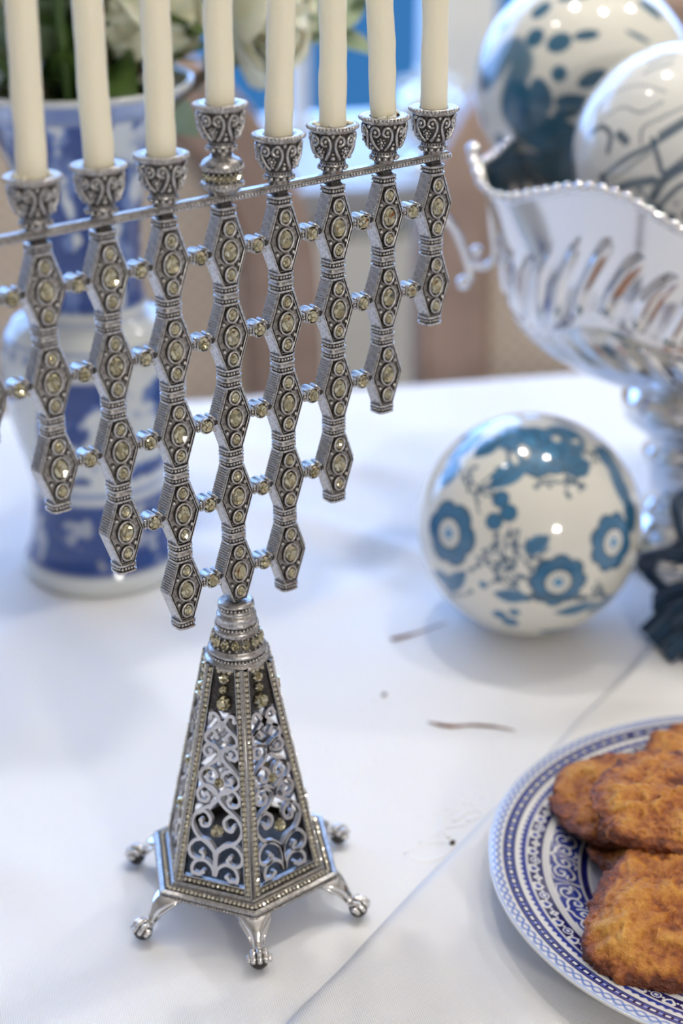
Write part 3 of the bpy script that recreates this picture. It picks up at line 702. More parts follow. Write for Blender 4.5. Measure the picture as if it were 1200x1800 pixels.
# candles
names = {-3: 'ivory taper candle in the leftmost visible menorah cup, slightly out of focus', -2: 'ivory taper candle in the second visible menorah cup from the left', -1: 'ivory taper candle just left of the raised central cup',
         0: 'ivory taper candle in the raised central menorah cup', 1: 'ivory taper candle just right of the raised central cup, leaning slightly right', 2: 'ivory taper candle in the third menorah cup from the right',
         3: 'ivory taper candle in the second menorah cup from the right, leaning left', 4: 'ivory taper candle in the rightmost menorah cup'}
tl = {-3: .8, -2: -.4, -1: .3, 0: .8, 1: 2.6, 2: .3, 3: -3.4, 4: -.3}
for c, lb in names.items():
    rn = random.Random(c + 50); prof = []; nL = 60
    for i in range(nL + 1):
        z = .098 * i / nL; r_ = .00425 * (1 + .06 * mnoise.noise(Vector((z * 75, c * 3.1, 1))) + .04 * mnoise.noise(Vector((z * 220, c * 5.7, 2)))) * (1.03 - .08 * i / nL)
        prof.append((max(r_, .0038), z))
    prof[0] = (.0043, 0)
    prof += [(.0028, .0990), (.0010, .0993)]
    b_ = MB(); n_ = 22; loops = []
    for r_, z in prof:
        ox = .00042 * mnoise.noise(Vector((z * 60, c, 7))); oy = .00042 * mnoise.noise(Vector((z * 60, c, 9)))
        loops.append([(ox + r_ * math.cos(2 * PI * k_ / n_), oy + r_ * math.sin(2 * PI * k_ / n_), z) for k_ in range(n_)])
    b_.loft(loops, cap0=True, cap1=True)
    if c in (2, 3, -3):      # wax drips gathered in the cup
        for k_ in range(9): a_ = rn.uniform(0, 2 * PI); rr = rn.uniform(.0046, .0056); b_.sphere((rr * math.cos(a_), rr * math.sin(a_), .0026), rn.uniform(.0006, .0011), 6, 4, 0, (1.3, 1.3, .7))
    cn = thing('candle', lb, 'candle', (c * PX, 0, CUPZ[c] + .0128), 0, 'candles in the menorah')
    cn.rotation_euler = (0, math.radians(tl[c]), rn.uniform(-.1, .1))
    obj('wax', b_.mesh('wax', WAX), cn)
    obj('wick', MB().tube([(0, 0, .0985), (.0004, 0, .103), (.0010, .0003, .106)], .0006, 6).mesh('wick', mat('cotton_wick', (.75, .72, .65), .9)), cn)

# ================================================================== painted balls
def uv_dirs(nu, nv):
    t = np.linspace(0, PI, nv); p = np.linspace(0, 2 * PI, nu, endpoint=False); T, Pp = np.meshgrid(t, p, indexing='ij')
    D = np.stack([np.sin(T) * np.cos(Pp), np.sin(T) * np.sin(Pp), np.cos(T)], -1).reshape(-1, 3)
    ix = np.arange(nu * nv).reshape(nv, nu); nx = np.roll(ix, -1, 1)
    return D, np.stack([ix[:-1], ix[1:], nx[1:], nx[:-1]], -1).reshape(-1, 4)
def vw(v): return np.array([v.x, v.y, v.z])
rtv, upv, bkv = vw(RT), vw(UP), -vw(FW)
CRM = np.array([0.70, 0.68, 0.60]); BLU = np.array([0.040, 0.155, 0.285]); INK = np.array([0.020, 0.060, 0.105])
def ball(name, label, px, py, R, w, paint, nu=420, nv=240):
    c = atw(px, py, w); D, F = uv_dirs(nu, nv)
    me_ = bpy.data.meshes.new(name); me_.from_pydata((D * R).tolist(), [], F.tolist()); me_.materials.append(GLAZE)
    me_.polygons.foreach_set('use_smooth', [True] * len(me_.polygons)); set_paint(me_, paint(D, c, R))
    return obj(name, me_, None, c, label=label, category='decorative ball', group='blue and white decorative balls')
class Painter:
    """shapes laid in the tangent plane about a direction on the sphere; e is given in (right, up) units of the ball radius as seen from the table's front"""
    def __init__(s, D, base, back): s.D = D; s.c = np.repeat(base[None], len(D), 0); s.back = back / np.linalg.norm(back); s.r = np.cross(upv, s.back); s.r /= np.linalg.norm(s.r); s.u = np.cross(s.back, s.r)
    def dir(s, x, y): z = math.sqrt(max(1 - x * x - y * y, 0.0)); return s.r * x + s.u * y + s.back * z
    def loc(s, x, y, far=False):
        n = s.dir(x, y) if not isinstance(x, np.ndarray) else x
        if far: n = -n
        a_ = np.cross(s.u, n); a_ /= np.linalg.norm(a_); b_ = np.cross(n, a_); k_ = s.D @ n
        q = np.where(k_ > 0, 1.0, 99.0); return (s.D @ a_) * q, (s.D @ b_) * q
    def put(s, mask, col): s.c = mix(s.c, col, np.clip(mask, 0, 1))
    def disc(s, x, y, r, col=BLU, far=False, sq=1.0, ang=0.0, soft=.02):
        X, Y = s.loc(x, y, far); c, q = math.cos(ang), math.sin(ang); X, Y = X * c + Y * q, (-X * q + Y * c) / sq
        s.put(1 - sstep(r - soft, r, np.hypot(X, Y)), col)
    def flower(s, x, y, r, petals=8, far=False, a0=0.0, centre=True):
        X, Y = s.loc(x, y, far); h = np.hypot(X, Y); t = np.arctan2(Y, X) + a0
        lob = r * (0.86 + .14 * np.abs(np.cos(t * petals / 2)) ** .6)
        s.put(1 - sstep(lob - .02, lob, h), INK * 1.2); s.put(1 - sstep(lob - .045, lob - .02, h), BLU)
        s.put((1 - sstep(.0, .16, np.abs(np.sin(t * petals / 2)))) * (h > r * .45) * (h < lob) * .45, INK)
        if centre:
            s.put(1 - sstep(r * .44, r * .50, h), INK); s.put(1 - sstep(r * .38, r * .44, h), CRM); s.put(1 - sstep(r * .12, r * .2, h), BLU * 1.6)
            s.put((np.abs(h - r * .27) < .012) * (np.cos(t * 12) > .2) * .7, BLU)
    def leaf(s, x, y, L, wd, ang, far=False, col=BLU):
        X, Y = s.loc(x, y, far); c, q = math.cos(ang), math.sin(ang); X, Y = X * c + Y * q, -X * q + Y * c
        t = np.clip(X / L, -1, 1); e_ = wd * (1 - t * t) * (np.abs(X) < L)
        m_ = 1 - sstep(-.02, .0, np.abs(Y) - e_); s.put(m_ * (e_ > .004), col); s.put((np.abs(Y) < .010) * (e_ > .02) * .5, INK)
    def line(s, pts, w, col=INK, far=False):
        P = catmull(pts, 6); m_ = np.zeros(len(s.D))
        n0 = s.dir(*pts[len(pts) // 2]); 
        if far: n0 = -n0
        for x, y in P:
            n = s.dir(x, y) * (-1 if far else 1); dd = np.arccos(np.clip(s.D @ n, -1, 1)); m_ = np.maximum(m_, 1 - sstep(w * .6, w * 1.2, dd))
        s.put(m_ * .9, col)
    def sprig(s, x, y, r, seed, far=False):
        rn = random.Random(seed)
        for k_ in range(4):
            a_ = rn.uniform(0, 2 * PI); pts = [(x, y)]
            for j in range(3): a_ += rn.uniform(-.6, .6); pts.append((pts[-1][0] + r / 3 * math.cos(a_), pts[-1][1] + r / 3 * math.sin(a_)))
            pts = [(min(max(p[0], -.75), .75), min(max(p[1], -.62), .62)) for p in pts]
            s.line(pts, .010, INK * 1.4, far)
            for p in pts[1:]: s.disc(p[0] + rn.uniform(-.03, .03), p[1] + rn.uniform(-.03, .03), rn.uniform(.018, .035), INK * 1.5, far)
def paint_c(D, c, R):
    s = Painter(D, CRM, vw(CAM - c)); P = lambda x, y: ((x - 930) / 196.0, -(y - 922) / 196.0)
    n = fbm(D * 2.3 + 4, 2, 3)
    # large bouquet at the top, flowers, berries, sprigs
    for (x, y, r) in ((945, 795, .30), (905, 775, .2), (990, 775, .22), (1000, 800, .14), (1060, 800, .12)): s.disc(*P(x, y), r, BLU * .9, soft=.06)
    s.flower(*P(948, 795), .31, 7, centre=False)
    for (x, y) in ((930, 785), (965, 800), (945, 815)): s.disc(*P(x, y), .09, BLU * 1.5, soft=.05)
    for (x, y, L, a_) in ((898, 835, .24, .7), (895, 775, .2, .2), (1010, 825, .16, .4), (860, 790, .16, .9), (1000, 745, .2, -.3), (820, 790, .22, 1.0), (835, 760, .2, .9), (795, 835, .16, 1.2), (1065, 815, .2, -1.0), (1085, 860, .26, -1.25), (1100, 900, .2, -1.4)): s.leaf(*P(x, y), L, .12, a_, col=BLU * (.85 + .35 * ((x * 7) % 10) / 10))
    for k_ in range(7):
        a_ = k_ * .9; s.line([P(948 + 18 * math.cos(a_) * q, 797 + 15 * math.sin(a_) * q) for q in (.6, 1.3, 2.2)], .012, INK * 1.3)
    for (x, y, w_, h_) in ((922, 800, .05, .10), (905, 812, .04, .09), (975, 778, .05, .05), (1008, 782, .05, .04)): s.disc(*P(x, y), w_, CRM * .9, sq=h_ / w_, ang=.4)
    for (x, y) in ((883, 880), (896, 903), (872, 917)): s.disc(*P(x, y), .088, INK * 1.3); s.disc(*P(x, y), .075, BLU)
    s.flower(*P(795, 937), .30, 6, a0=.3); s.flower(*P(1070, 952), .275, 8, a0=.2); s.flower(*P(978, 1018), .27, 8)
    for (x, y, sd, r) in ((828, 867, 1, .22), (978, 852, 2, .2), (888, 985, 3, .24), (855, 975, 4, .18), (930, 980, 14, .18), (1020, 1080, 5, .2), (950, 1085, 6, .2), (1040, 790, 7, .15), (800, 1040, 8, .16), (890, 1010, 15, .16), (905, 970, 21, .2), (870, 995, 22, .2), (845, 860, 23, .2), (990, 845, 24, .18), (1035, 1075, 25, .2), (985, 1090, 26, .2), (1060, 1045, 27, .15), (915, 1095, 28, .15)): s.sprig(*P(x, y), r, sd)
    for (x, y, L, a_) in ((943, 955, .12, .6), (900, 1042, .15, -.15), (805, 1020, .2, .5), (785, 1015, .17, -.4), (1010, 1065, .2, .3), (980, 1105, .2, .2), (1050, 1060, .14, .7), (770, 1050, .14, -.9)): s.leaf(*P(x, y), L * 1.15, .085, a_)
    for (x, y, r) in ((880, 1075, .075), (898, 1088, .085), (905, 1070, .06), (853, 1023, .05)): s.disc(*P(x, y), r, BLU)
    for (x, y, r, pt) in ((-.4, .3, .25, 8), (.4, .35, .24, 7), (0, -.1, .26, 8), (-.5, -.35, .22, 6), (.5, -.3, .24, 8), (.05, .65, .2, 7)):
        s.flower(x, y, r, pt, True); s.leaf(x + .2, y - .2, .2, .07, .5, True); s.sprig(x - .25, y + .1, .2, int(100 * r + pt), True)
    return s.c
ball('decorative_ball', 'floral blue and cream porcelain ball resting on the tablecloth', 930, 922, .0515, .7724, paint_c, 520, 300)
def paint_a(D, c, R):
    s = Painter(D, CRM, vw(CAM - c)); P = lambda x, y: ((x - 1025) / 190.0, -(y - 150) / 190.0)
    DK = np.array([.035, .125, .205])
    n = fbm(D * 3.0 + 9, 5, 4); X, Y = s.loc(0, 0)
    s.line([P(858, 132), P(880, 112), P(905, 88), P(922, 110), P(908, 150), P(905, 190), P(930, 230)], .14, DK)
    for (x, y, r, q, a_) in ((915, 180, .17, 1.2, 0), (940, 215, .22, .7, -.4), (975, 235, .26, .7, -.3), (945, 70, .09, 1, 0), (955, 165, .1, 1.6, .3), (985, 80, .11, .8, .3), (1030, 70, .11, .45, .1), (985, 130, .075, 1, 0), (1040, 140, .13, .5, .4), (1010, 178, .16, .45, -.1), (1000, 190, .13, .5, .3), (955, 25, .08, 1.3, -.6), (1010, 5, .14, .4, .2), (1137, 30, .13, .5, -.9), (1115, 75, .12, .18, -.5), (890, 48, .07, .5, .8), (860, 90, .09, .5, 1.2), (885, 240, .08, 1, 0), (853, 200, .05, 2, 0)):
        s.disc(*P(x, y), r * 1.18, DK * (0.8 + .03 * (x % 10)), sq=q, ang=a_, soft=.03)
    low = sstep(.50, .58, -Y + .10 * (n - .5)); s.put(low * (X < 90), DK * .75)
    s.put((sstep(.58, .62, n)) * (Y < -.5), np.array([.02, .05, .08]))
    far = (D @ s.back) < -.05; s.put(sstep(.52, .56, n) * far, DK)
    return s.c
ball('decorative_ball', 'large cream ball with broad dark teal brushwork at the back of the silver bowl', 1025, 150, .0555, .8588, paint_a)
def paint_b(D, c, R):
    s = Painter(D, np.array([.72, .71, .66]), vw(CAM - c)); P = lambda x, y: ((x - 1190) / 183.0, -(y - 265) / 183.0)
    G = np.array([.13, .18, .22]); DK = np.array([.045, .085, .13])
    L = lambda pts, w=.016, col=G: s.line([P(x, y) for x, y in pts], w, col)
    L([(1055, 190), (1085, 165), (1130, 155), (1170, 168)]); L([(1060, 210), (1100, 190), (1130, 200), (1165, 185)]); L([(1142, 120), (1165, 110), (1186, 107)], .02); L([(1136, 135), (1160, 125), (1182, 120)])
    L([(1045, 230), (1065, 220), (1080, 235), (1075, 262)], .03, DK); L([(1095, 235), (1105, 245), (1100, 240)], .05, DK)
    L([(1130, 250), (1135, 225), (1165, 210), (1200, 195)]); L([(1070, 300), (1105, 275), (1140, 258), (1165, 245), (1205, 222)], .03, DK * 1.3); L([(1072, 315), (1110, 290), (1145, 265)], .02)
    L([(1150, 245), (1160, 280), (1170, 300), (1210, 270)], .028, DK); L([(1075, 330), (1110, 318), (1150, 312)], .05, DK * 1.4); L([(1065, 305), (1070, 330), (1078, 350)], .05, DK)
    L([(1150, 340), (1165, 315), (1185, 300), (1215, 285)], .05, DK); L([(1120, 345), (1128, 325), (1140, 345)], .02); L([(1160, 355), (1185, 330), (1200, 320)], .03, DK)
    for k_ in range(9): L([(1160 + k_ * 5, 236 - k_ * 3), (1163 + k_ * 5, 243 - k_ * 3)], .016, DK)
    n = fbm(D * 5 + 3, 8, 4); far = (D @ s.back) < .1; s.put(sstep(.56, .6, n) * far, G)
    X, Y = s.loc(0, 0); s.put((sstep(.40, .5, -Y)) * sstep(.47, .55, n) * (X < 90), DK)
    s.leaf(*P(1015, 290), .3, .05, 1.35, col=G)
    return s.c
ball('decorative_ball', 'pale ball with thin grey blue line drawing at the front of the silver bowl', 1190, 265, .048, .7711, paint_b)

# ================================================================== silver footed bowl
cx, cy = .335, .085
bowl = thing('footed_bowl', 'polished silver footed bowl with beaded wavy rim and embossed leaves holding balls', 'bowl', (cx, cy, 0), -YAW)
# local: x to the camera's right, y away
BO = Vector((cx, cy, 0)); BN = Vector((math.sin(YAW), math.cos(YAW), 0)); BX = Vector((math.cos(YAW), -math.sin(YAW), 0))
def bl(px, py, dy=0.0):       # photograph point -> local (x, z) in the upright plane through the stem
    d = ray(px, py); P = CAM + d * ((BO + BN * dy - CAM).dot(BN) / d.dot(BN)); return (P - BO).dot(BX), P.z
def project(P): d = P - CAM; w_ = d.dot(FW); return 600 + FPX * d.dot(RT) / w_, 900 - FPX * d.dot(UP) / w_
NU, NV = 480, 110
XB = -bl(877, 440)[0]; XT = -bl(835, 262)[0]; RX = XB * .985; RYF, RYB = .084, .112
ph = np.linspace(0, 2 * PI, NU, endpoint=False)
# wavy lip: pointed ends over the handles, scalloped sides
LIPX = [832, 838, 848, 870, 900, 960, 1010, 1060, 1100, 1150, 1200]; LIPY = [258, 290, 325, 346, 352, 341, 331, 335, 348, 378, 408]
rimr = 1.02 + (XT / RX - 1.02) * np.abs(np.cos(ph)) ** 10
rz_ = np.zeros(NU)
for i in range(NU):
    a_ = -abs(PI - abs(ph[i] - PI)) if False else math.atan2(-abs(math.sin(ph[i])), -abs(math.cos(ph[i])))
    X_, Y_ = RX * rimr[i] * math.cos(a_), RYF * rimr[i] * math.sin(a_); z_ = .17
    for _ in range(12):
        u_, v_ = project(BO + BX * X_ + BN * Y_ + Vector((0, 0, z_))); tgt = np.interp(u_, LIPX, LIPY); z_ += (v_ - tgt) / 5000.0 * .7
    rz_[i] = z_
for _ in range(2): rz_ = (np.roll(rz_, 1) + 2 * rz_ + np.roll(rz_, -1)) / 4
zb = [bl(x, y)[1] for x, y in ((1090, 655), (1040, 643), (1000, 628), (960, 605), (930, 580), (905, 548), (888, 510), (877, 440))]
xb = [-bl(x, y)[0] for x, y in ((1090, 655), (1040, 643), (1000, 628), (960, 605), (930, 580), (905, 548), (888, 510), (877, 440))]
PRF = np.array(catmull([(.006, zb[0] - .002)] + list(zip(xb, zb)), 5))
vv_ = np.linspace(0, 1, NV); VV, PH = np.meshgrid(vv_, ph, indexing='ij')
LB = .72        # share of the wall below the flaring lip
ti = np.clip(VV / LB, 0, 1) * (len(PRF) - 1); rr = np.interp(ti, np.arange(len(PRF)), PRF[:, 0]) / RX; zz = np.interp(ti, np.arange(len(PRF)), PRF[:, 1])
k_ = np.clip((VV - LB) / (1 - LB), 0, 1); rr = rr * (1 - k_) + (rimr[None] * (k_ ** 1.0) + rr[-1:] * (1 - k_)) * k_ + rr * (1 - k_) * 0; rr = np.where(k_ > 0, XB / RX * (1 - k_) + rimr[None] * k_, rr)
zz = zz * (1 - k_) + rz_[None] * k_
d_ = VV - .60 - .05 * np.sin(PH * 5)      # laurel sprays: a wavy stem with slanting leaflets either side
lf = np.clip(np.cos(PH * 40 - 34 * np.abs(d_) + .6 * np.sign(d_)), 0, 1) ** 1.2
env = sstep(.012, .05, np.abs(d_)) * (1 - sstep(.15, .24, np.abs(d_)))
emb = .0021 * lf * env + .0014 * np.exp(-(d_ / .014) ** 2)
emb = emb + .0016 * np.abs(np.sin(PH * 14)) * (1 - sstep(.30, .38, VV)) * sstep(.05, .15, VV)
RYA = np.where(np.sin(PH) < 0, RYF, RYB)
ex = RX * rr + emb; ey = RYA * rr + emb
Vo = np.stack([ex * np.cos(PH), ey * np.sin(PH), zz], -1); Vi = np.stack([(ex - .0022) * np.cos(PH), (ey - .0022) * np.sin(PH), zz + .0015 * (VV < .98)], -1)
allv = np.concatenate([Vo.reshape(-1, 3), Vi[::-1].reshape(-1, 3)]); ix = np.arange(NU * NV * 2).reshape(2 * NV, NU); nx = np.roll(ix, -1, 1)
bq = np.stack([ix[:-1], nx[:-1], nx[1:], ix[1:]], -1).reshape(-1, 4)
bm_ = MB().add(allv.tolist(), bq.tolist()).mesh('bowl', POLISH2); bowl_o = obj('bowl', bm_, bowl)
rim = [Vector((ex[-1, i] * math.cos(ph[i]) * 1.005, ey[-1, i] * math.sin(ph[i]) * 1.005, zz[-1, i])) for i in range(NU)]
obj('rim', MB().tube(rim, .0019, 8, closed=True).mesh('rim', POLISH), bowl)
rbm = MB(); Lc = np.r_[0, np.cumsum([(rim[(i + 1) % NU] - rim[i]).length for i in range(NU)])]; nbd = 118
for k_ in range(nbd):
    t = Lc[-1] * k_ / nbd; i = int(np.searchsorted(Lc, t, side='right') - 1); p = rim[i].lerp(rim[(i + 1) % NU], (t - Lc[i]) / max(Lc[i + 1] - Lc[i], 1e-9)); rbm.sphere((p.x * 1.012, p.y * 1.012, p.z + .0014), .0021, 8, 6)
obj('rim_beads', rbm.mesh('rim_beads', POLISH), bowl, kind='stuff')
SPX = [(1130, 652), (1118, 664), (1105, 676), (1094, 694), (1092, 710), (1097, 728), (1115, 744), (1132, 755), (1140, 765), (1136, 780), (1128, 790), (1128, 802), (1140, 815), (1143, 850), (1138, 872), (1126, 884), (1126, 896), (1138, 905)]
sp = [(-bl(x, y)[0], bl(x, y)[1]) for x, y in SPX]; zl = sp[-1][1]
obj('stem', MB().lathe([(sp[0][0], zb[0] + .003)] + sp, 40).mesh('stem', POLISH), bowl)
obj('foot', MB().lathe([(sp[-1][0], zl + .001), (sp[-1][0] + .004, zl * .9), (.020, zl * .72), (.0225, zl * .55), (.029, zl * .34), (.033, zl * .2), (.033, .0005), (.029, 0)], 48, cap1=True).mesh('foot', POLISH), bowl)
for s in (1, -1):
    hm = MB(); X = lambda q: Vector((s * bl(*q)[0], 0, bl(*q)[1]))
    def tb(pts, r_): hm.tube([X(q) for q in catmull(pts, 6)], r_, 8)
    tb([(840, 290), (850, 320), (860, 350), (864, 400), (868, 440), (862, 462), (848, 470), (832, 466), (826, 478)], .0017)
    tb([(818, 500), (826, 484), (820, 455), (806, 420), (790, 392), (768, 372), (752, 352), (748, 330), (760, 316), (774, 324)], .0021)
    tb([(864, 420), (876, 400), (886, 380)], .0016)
    for (x, y, r_) in ((814, 497, .0034), (838, 442, .0030), (832, 264, .0036), (880, 392, .0030), (773, 326, .0028), (896, 362, .0030)): hm.sphere(X((x, y)), r_, 10, 7)
    obj('handle', hm.mesh('handle', POLISH), bowl)

# dark teal ribbon bow by the foot of the bowl
def pleat(pts_l, pts_r, amp, nk, thick=.003, nS=40, nT=30):
    """ruled strip between two rails with pleats running along it"""
    Lr, Rr = catmull(pts_l, 8), catmull(pts_r, 8); vv = []
    li = lambda P, t: Vector(np.array([np.interp(t, np.linspace(0, 1, len(P)), [p[k_] for p in P]) for k_ in range(3)]))
    for i in range(nS + 1):
        t = i / nS; a_, b_ = li(Lr, t), li(Rr, t)
        t2 = min(t + .01, 1); tg = (li(Lr, t2) + li(Rr, t2)) - (li(Lr, t2 - .02 if t2 > .02 else 0) + li(Rr, t2 - .02 if t2 > .02 else 0))
        nn = (b_ - a_).cross(tg); nn = nn.normalized() if nn.length > 1e-9 else Vector((0, 0, 1))
        for j in range(nT + 1):
            u_ = j / nT; vv.append(a_.lerp(b_, u_) + nn * amp * math.sin(u_ * nk * 2 * PI) * (.4 + .6 * t))
    return vv, [(i * (nT + 1) + j, i * (nT + 1) + j + 1, (i + 1) * (nT + 1) + j + 1, (i + 1) * (nT + 1) + j) for i in range(nS) for j in range(nT)]
w0 = .745
bp_ = lambda x, y, w=w0: tuple(atw(x, y, w))
bc_ = atz(1215, 1130); bc_.z = 0
bow = thing('velvet_bow', 'dark teal velvet bow with pleated loops at the right edge beside the flowered ball', 'ribbon bow', bc_)
def bow_part(name, l, r, amp, nk):
    v_, f_ = pleat(l, r, amp, nk); v_ = [(p.x - bc_.x, p.y - bc_.y, max(p.z, .0016)) for p in v_]
    o_ = obj(name, MB().add(v_, f_).mesh(name, TEAL), bow); q = o_.modifiers.new('solid', 'SOLIDIFY'); q.thickness = .0022; q.offset = 0
def Z3(x, y, z): return tuple(atz(x, y, z))
bow_part('loop', [Z3(1245, 1000, .030), Z3(1190, 985, .034), Z3(1130, 975, .030), Z3(1122, 992, .020), Z3(1170, 1030, .016), Z3(1250, 1080, .016)],
         [Z3(1260, 935, .056), Z3(1215, 945, .056), Z3(1172, 968, .040), Z3(1150, 1010, .018), Z3(1190, 1060, .012), Z3(1260, 1110, .012)], .0028, 4)
bow_part('loop', [Z3(1250, 985, .040), Z3(1205, 955, .052), Z3(1186, 900, .066), Z3(1190, 868, .070), Z3(1250, 850, .070)],
         [Z3(1255, 1000, .020), Z3(1215, 985, .030), Z3(1200, 930, .042), Z3(1205, 890, .046), Z3(1260, 870, .046)], .002, 3)
bow_part('tail', [Z3(1250, 1040, .020), Z3(1185, 1050, .018), Z3(1150, 1080, .010), Z3(1124, 1105, .0025)],
         [Z3(1262, 1085, .016), Z3(1230, 1110, .014), Z3(1205, 1140, .008), Z3(1180, 1166, .0025)], .0015, 2)
bow_part('tail', [Z3(1255, 1060, .014), Z3(1215, 1085, .014), Z3(1180, 1120, .010), Z3(1160, 1140, .003)],
         [Z3(1300, 1080, .012), Z3(1270, 1110, .012), Z3(1250, 1150, .008), Z3(1225, 1172, .003)], .0015, 2)
bow_part('loop', [Z3(1250, 1010, .032), Z3(1180, 1025, .020), Z3(1148, 1045, .010), Z3(1158, 1075, .004)],
         [Z3(1265, 1075, .024), Z3(1215, 1095, .018), Z3(1185, 1105, .010), Z3(1172, 1118, .004)], .002, 3)
obj('knot', MB().sphere(tuple(Vector(Z3(1255, 1010, .034)) - bc_), .014, 16, 10, 0, (1, 1, 1.15)).mesh('knot', TEAL), bow)

# ================================================================== plate and latkes
PCX, PCY, PR = .1419, -.1236, .1005
z0p = .0016
def plate_z(k_):   # k_ = r / R
    return np.interp(k_, [0, .60, .655, .72, .97, 1.0], [.0035, .0035, .0050, .0082, .0138, .0136]) 
view_a = math.atan2(CAM.y - PCY, CAM.x - PCX)
ang = np.concatenate([np.linspace(PI * .42, PI * 1.42, 1150, endpoint=False), np.linspace(PI * 1.42, PI * 2.42, 160, endpoint=False)])
rad = np.concatenate([np.linspace(.01, .60, 14, endpoint=False), np.linspace(.60, 1.0, 150)])
RR, AA = np.meshgrid(rad, ang, indexing='ij'); rr = RR.ravel(); aa = AA.ravel()
Vp = np.stack([PR * rr * np.cos(aa), PR * rr * np.sin(aa), plate_z(rr)], -1)
PW = np.array([.70, .69, .67]); PB = np.array([.016, .034, .25]); PN = np.array([.006, .009, .10])
col = np.repeat(PW[None], len(rr), 0)
def pt(m_, c_, f=1.0):
    global col; col = mix(col, c_, np.clip(m_ * f, 0, 1))
band = lambda a_, b_, s=.0025: sstep(a_ - s, a_ + s, rr) * (1 - sstep(b_ - s, b_ + s, rr))
fr_ = lambda N, o=0.0: (aa * N / (2 * PI) + o) % 1.0
# outer guilloche: two entwined wavy lines with loops
N = 74; y = (rr - .972) / .013; t = fr_(N)
for o in (0.0, .5):
    wv = np.sin((t + o) * 2 * PI); pt(np.exp(-((y - wv * .85) / .42) ** 2) * band(.952, .992), np.array([.06, .14, .46]), .9)
pt(band(.990, .997), np.array([.20, .32, .62]), .7)
# dark band with little square links
pt(band(.905, .948), PN + .02); pt(band(.912, .941), np.array([.07, .10, .34]))
t = fr_(112); X = np.abs(t - .5); Y = np.abs((rr - .9265) / .0145)
sq = np.maximum(X / .36, Y / .8); pt((1 - sstep(.92, 1.0, sq)), PN); pt((1 - sstep(.46, .55, sq)), PW)
pt(band(.9245, .9285, .001) * (X > .38), PW, .8)
# white line, then a saw-tooth fringe
t = fr_(190); pt(band(.870, .893 ) * (1 - sstep(-.004, .004, (rr - .870) - .020 * (.45 + .55 * (1 - 2 * np.abs(t - .5))))), PB); pt(band(.866, .880), PB)
pt(band(.858, .866, .001), PW * .85)
# navy band with hearts, crosses and rosettes
pt(band(.806, .858), PN)
N = 104; t = (fr_(N) - .5) * (2 * PI * .83 / N) ; v = rr - .832; kind = np.floor(aa * N / (2 * PI)).astype(int) % 4; t = t * .98
hx, hv = np.abs(t), v
heart = ((t / .022) ** 2 + ((v - .004) / .019 - np.sqrt(hx / .022) * .55) ** 2)
pt((1 - sstep(.9, 1.1, heart)) * np.isin(kind, (0, 2)), PW); pt((1 - sstep(.22, .34, heart)) * np.isin(kind, (0, 2)), PB)
cross = np.minimum(np.hypot(np.abs(t) - .010, v), np.hypot(t, np.abs(v) - .010)); pt((1 - sstep(.006, .008, cross)) * (kind == 1), PW)
ros = np.hypot(t, v); pt((1 - sstep(.017, .019, ros)) * (kind == 3), PW); pt((np.abs(ros - .010) < .003) * (kind == 3), PB); 
for o in (-.5, .5): pt(1 - sstep(.004, .006, np.hypot((np.abs(t) - .5 * 2 * PI * .83 / N), v)), PW)
pt(band(.796, .806, .001), PW * .9); 
# blue field with white scrolls
pt(band(.672, .796), PB); pt(band(.672, .796) * sstep(.45, .7, fbm(np.stack([Vp[:, 0] * 600, Vp[:, 1] * 600, rr * 0], -1), 4, 2)), PN, .6)
pt(band(.780, .796, .002), PW * .92)
N = 15; W_ = 2 * PI * .735 / N; t = (fr_(N) - .5) * W_; v = rr - .728
def scroll(pts, w):
    P = np.array(catmull(pts, 6)); d = np.full(len(rr), 9.0)
    sel = band(.66, .80) > .01; tt = t[sel]; v_ = v[sel]; dd = np.full(len(tt), 9.0)
    for s in (-1, 1):
        for x, y in P: dd = np.minimum(dd, (tt - s * x) ** 2 + (v_ - y) ** 2)
    d[sel] = np.sqrt(dd); pt(1 - sstep(w * .75, w * 1.15, d), PW)
scroll([(.0, .05), (.012, .036), (.040, .030), (.062, .010), (.056, -.014), (.034, -.022), (.018, -.010), (.026, .006), (.040, .002)], .0046)
scroll([(.060, .018), (.085, .036), (.112, .030), (.118, .010), (.100, .000), (.090, .014)], .0042)
scroll([(.058, -.010), (.082, -.030), (.108, -.034), (.130, -.020), (.128, -.004), (.112, -.010)], .0040)
scroll([(.0, -.05), (.0, -.02), (.0, .01)], .004); scroll([(.135, .05), (.145, .02), (.150, -.02), (.152, -.05)], .003)
scroll([(.018, -.034), (.034, -.046), (.052, -.040)], .0032); scroll([(.070, .048), (.100, .052), (.130, .044)], .0032)
# bands round the well
pt(band(.668, .676, .001), PW * .8); pt(band(.640, .668), PN); pt(band(.632, .640, .001), PW * .8); pt(band(.0, .632), np.array([.09, .12, .30]), .55)
Np, Nr = len(ang), len(rad); ix = np.arange(Np * Nr).reshape(Nr, Np); nx = np.roll(ix, -1, 1)
Fp = np.stack([ix[:-1], ix[1:], nx[1:], nx[:-1]], -1).reshape(-1, 4).tolist(); Fp.append(tuple(ix[0]))
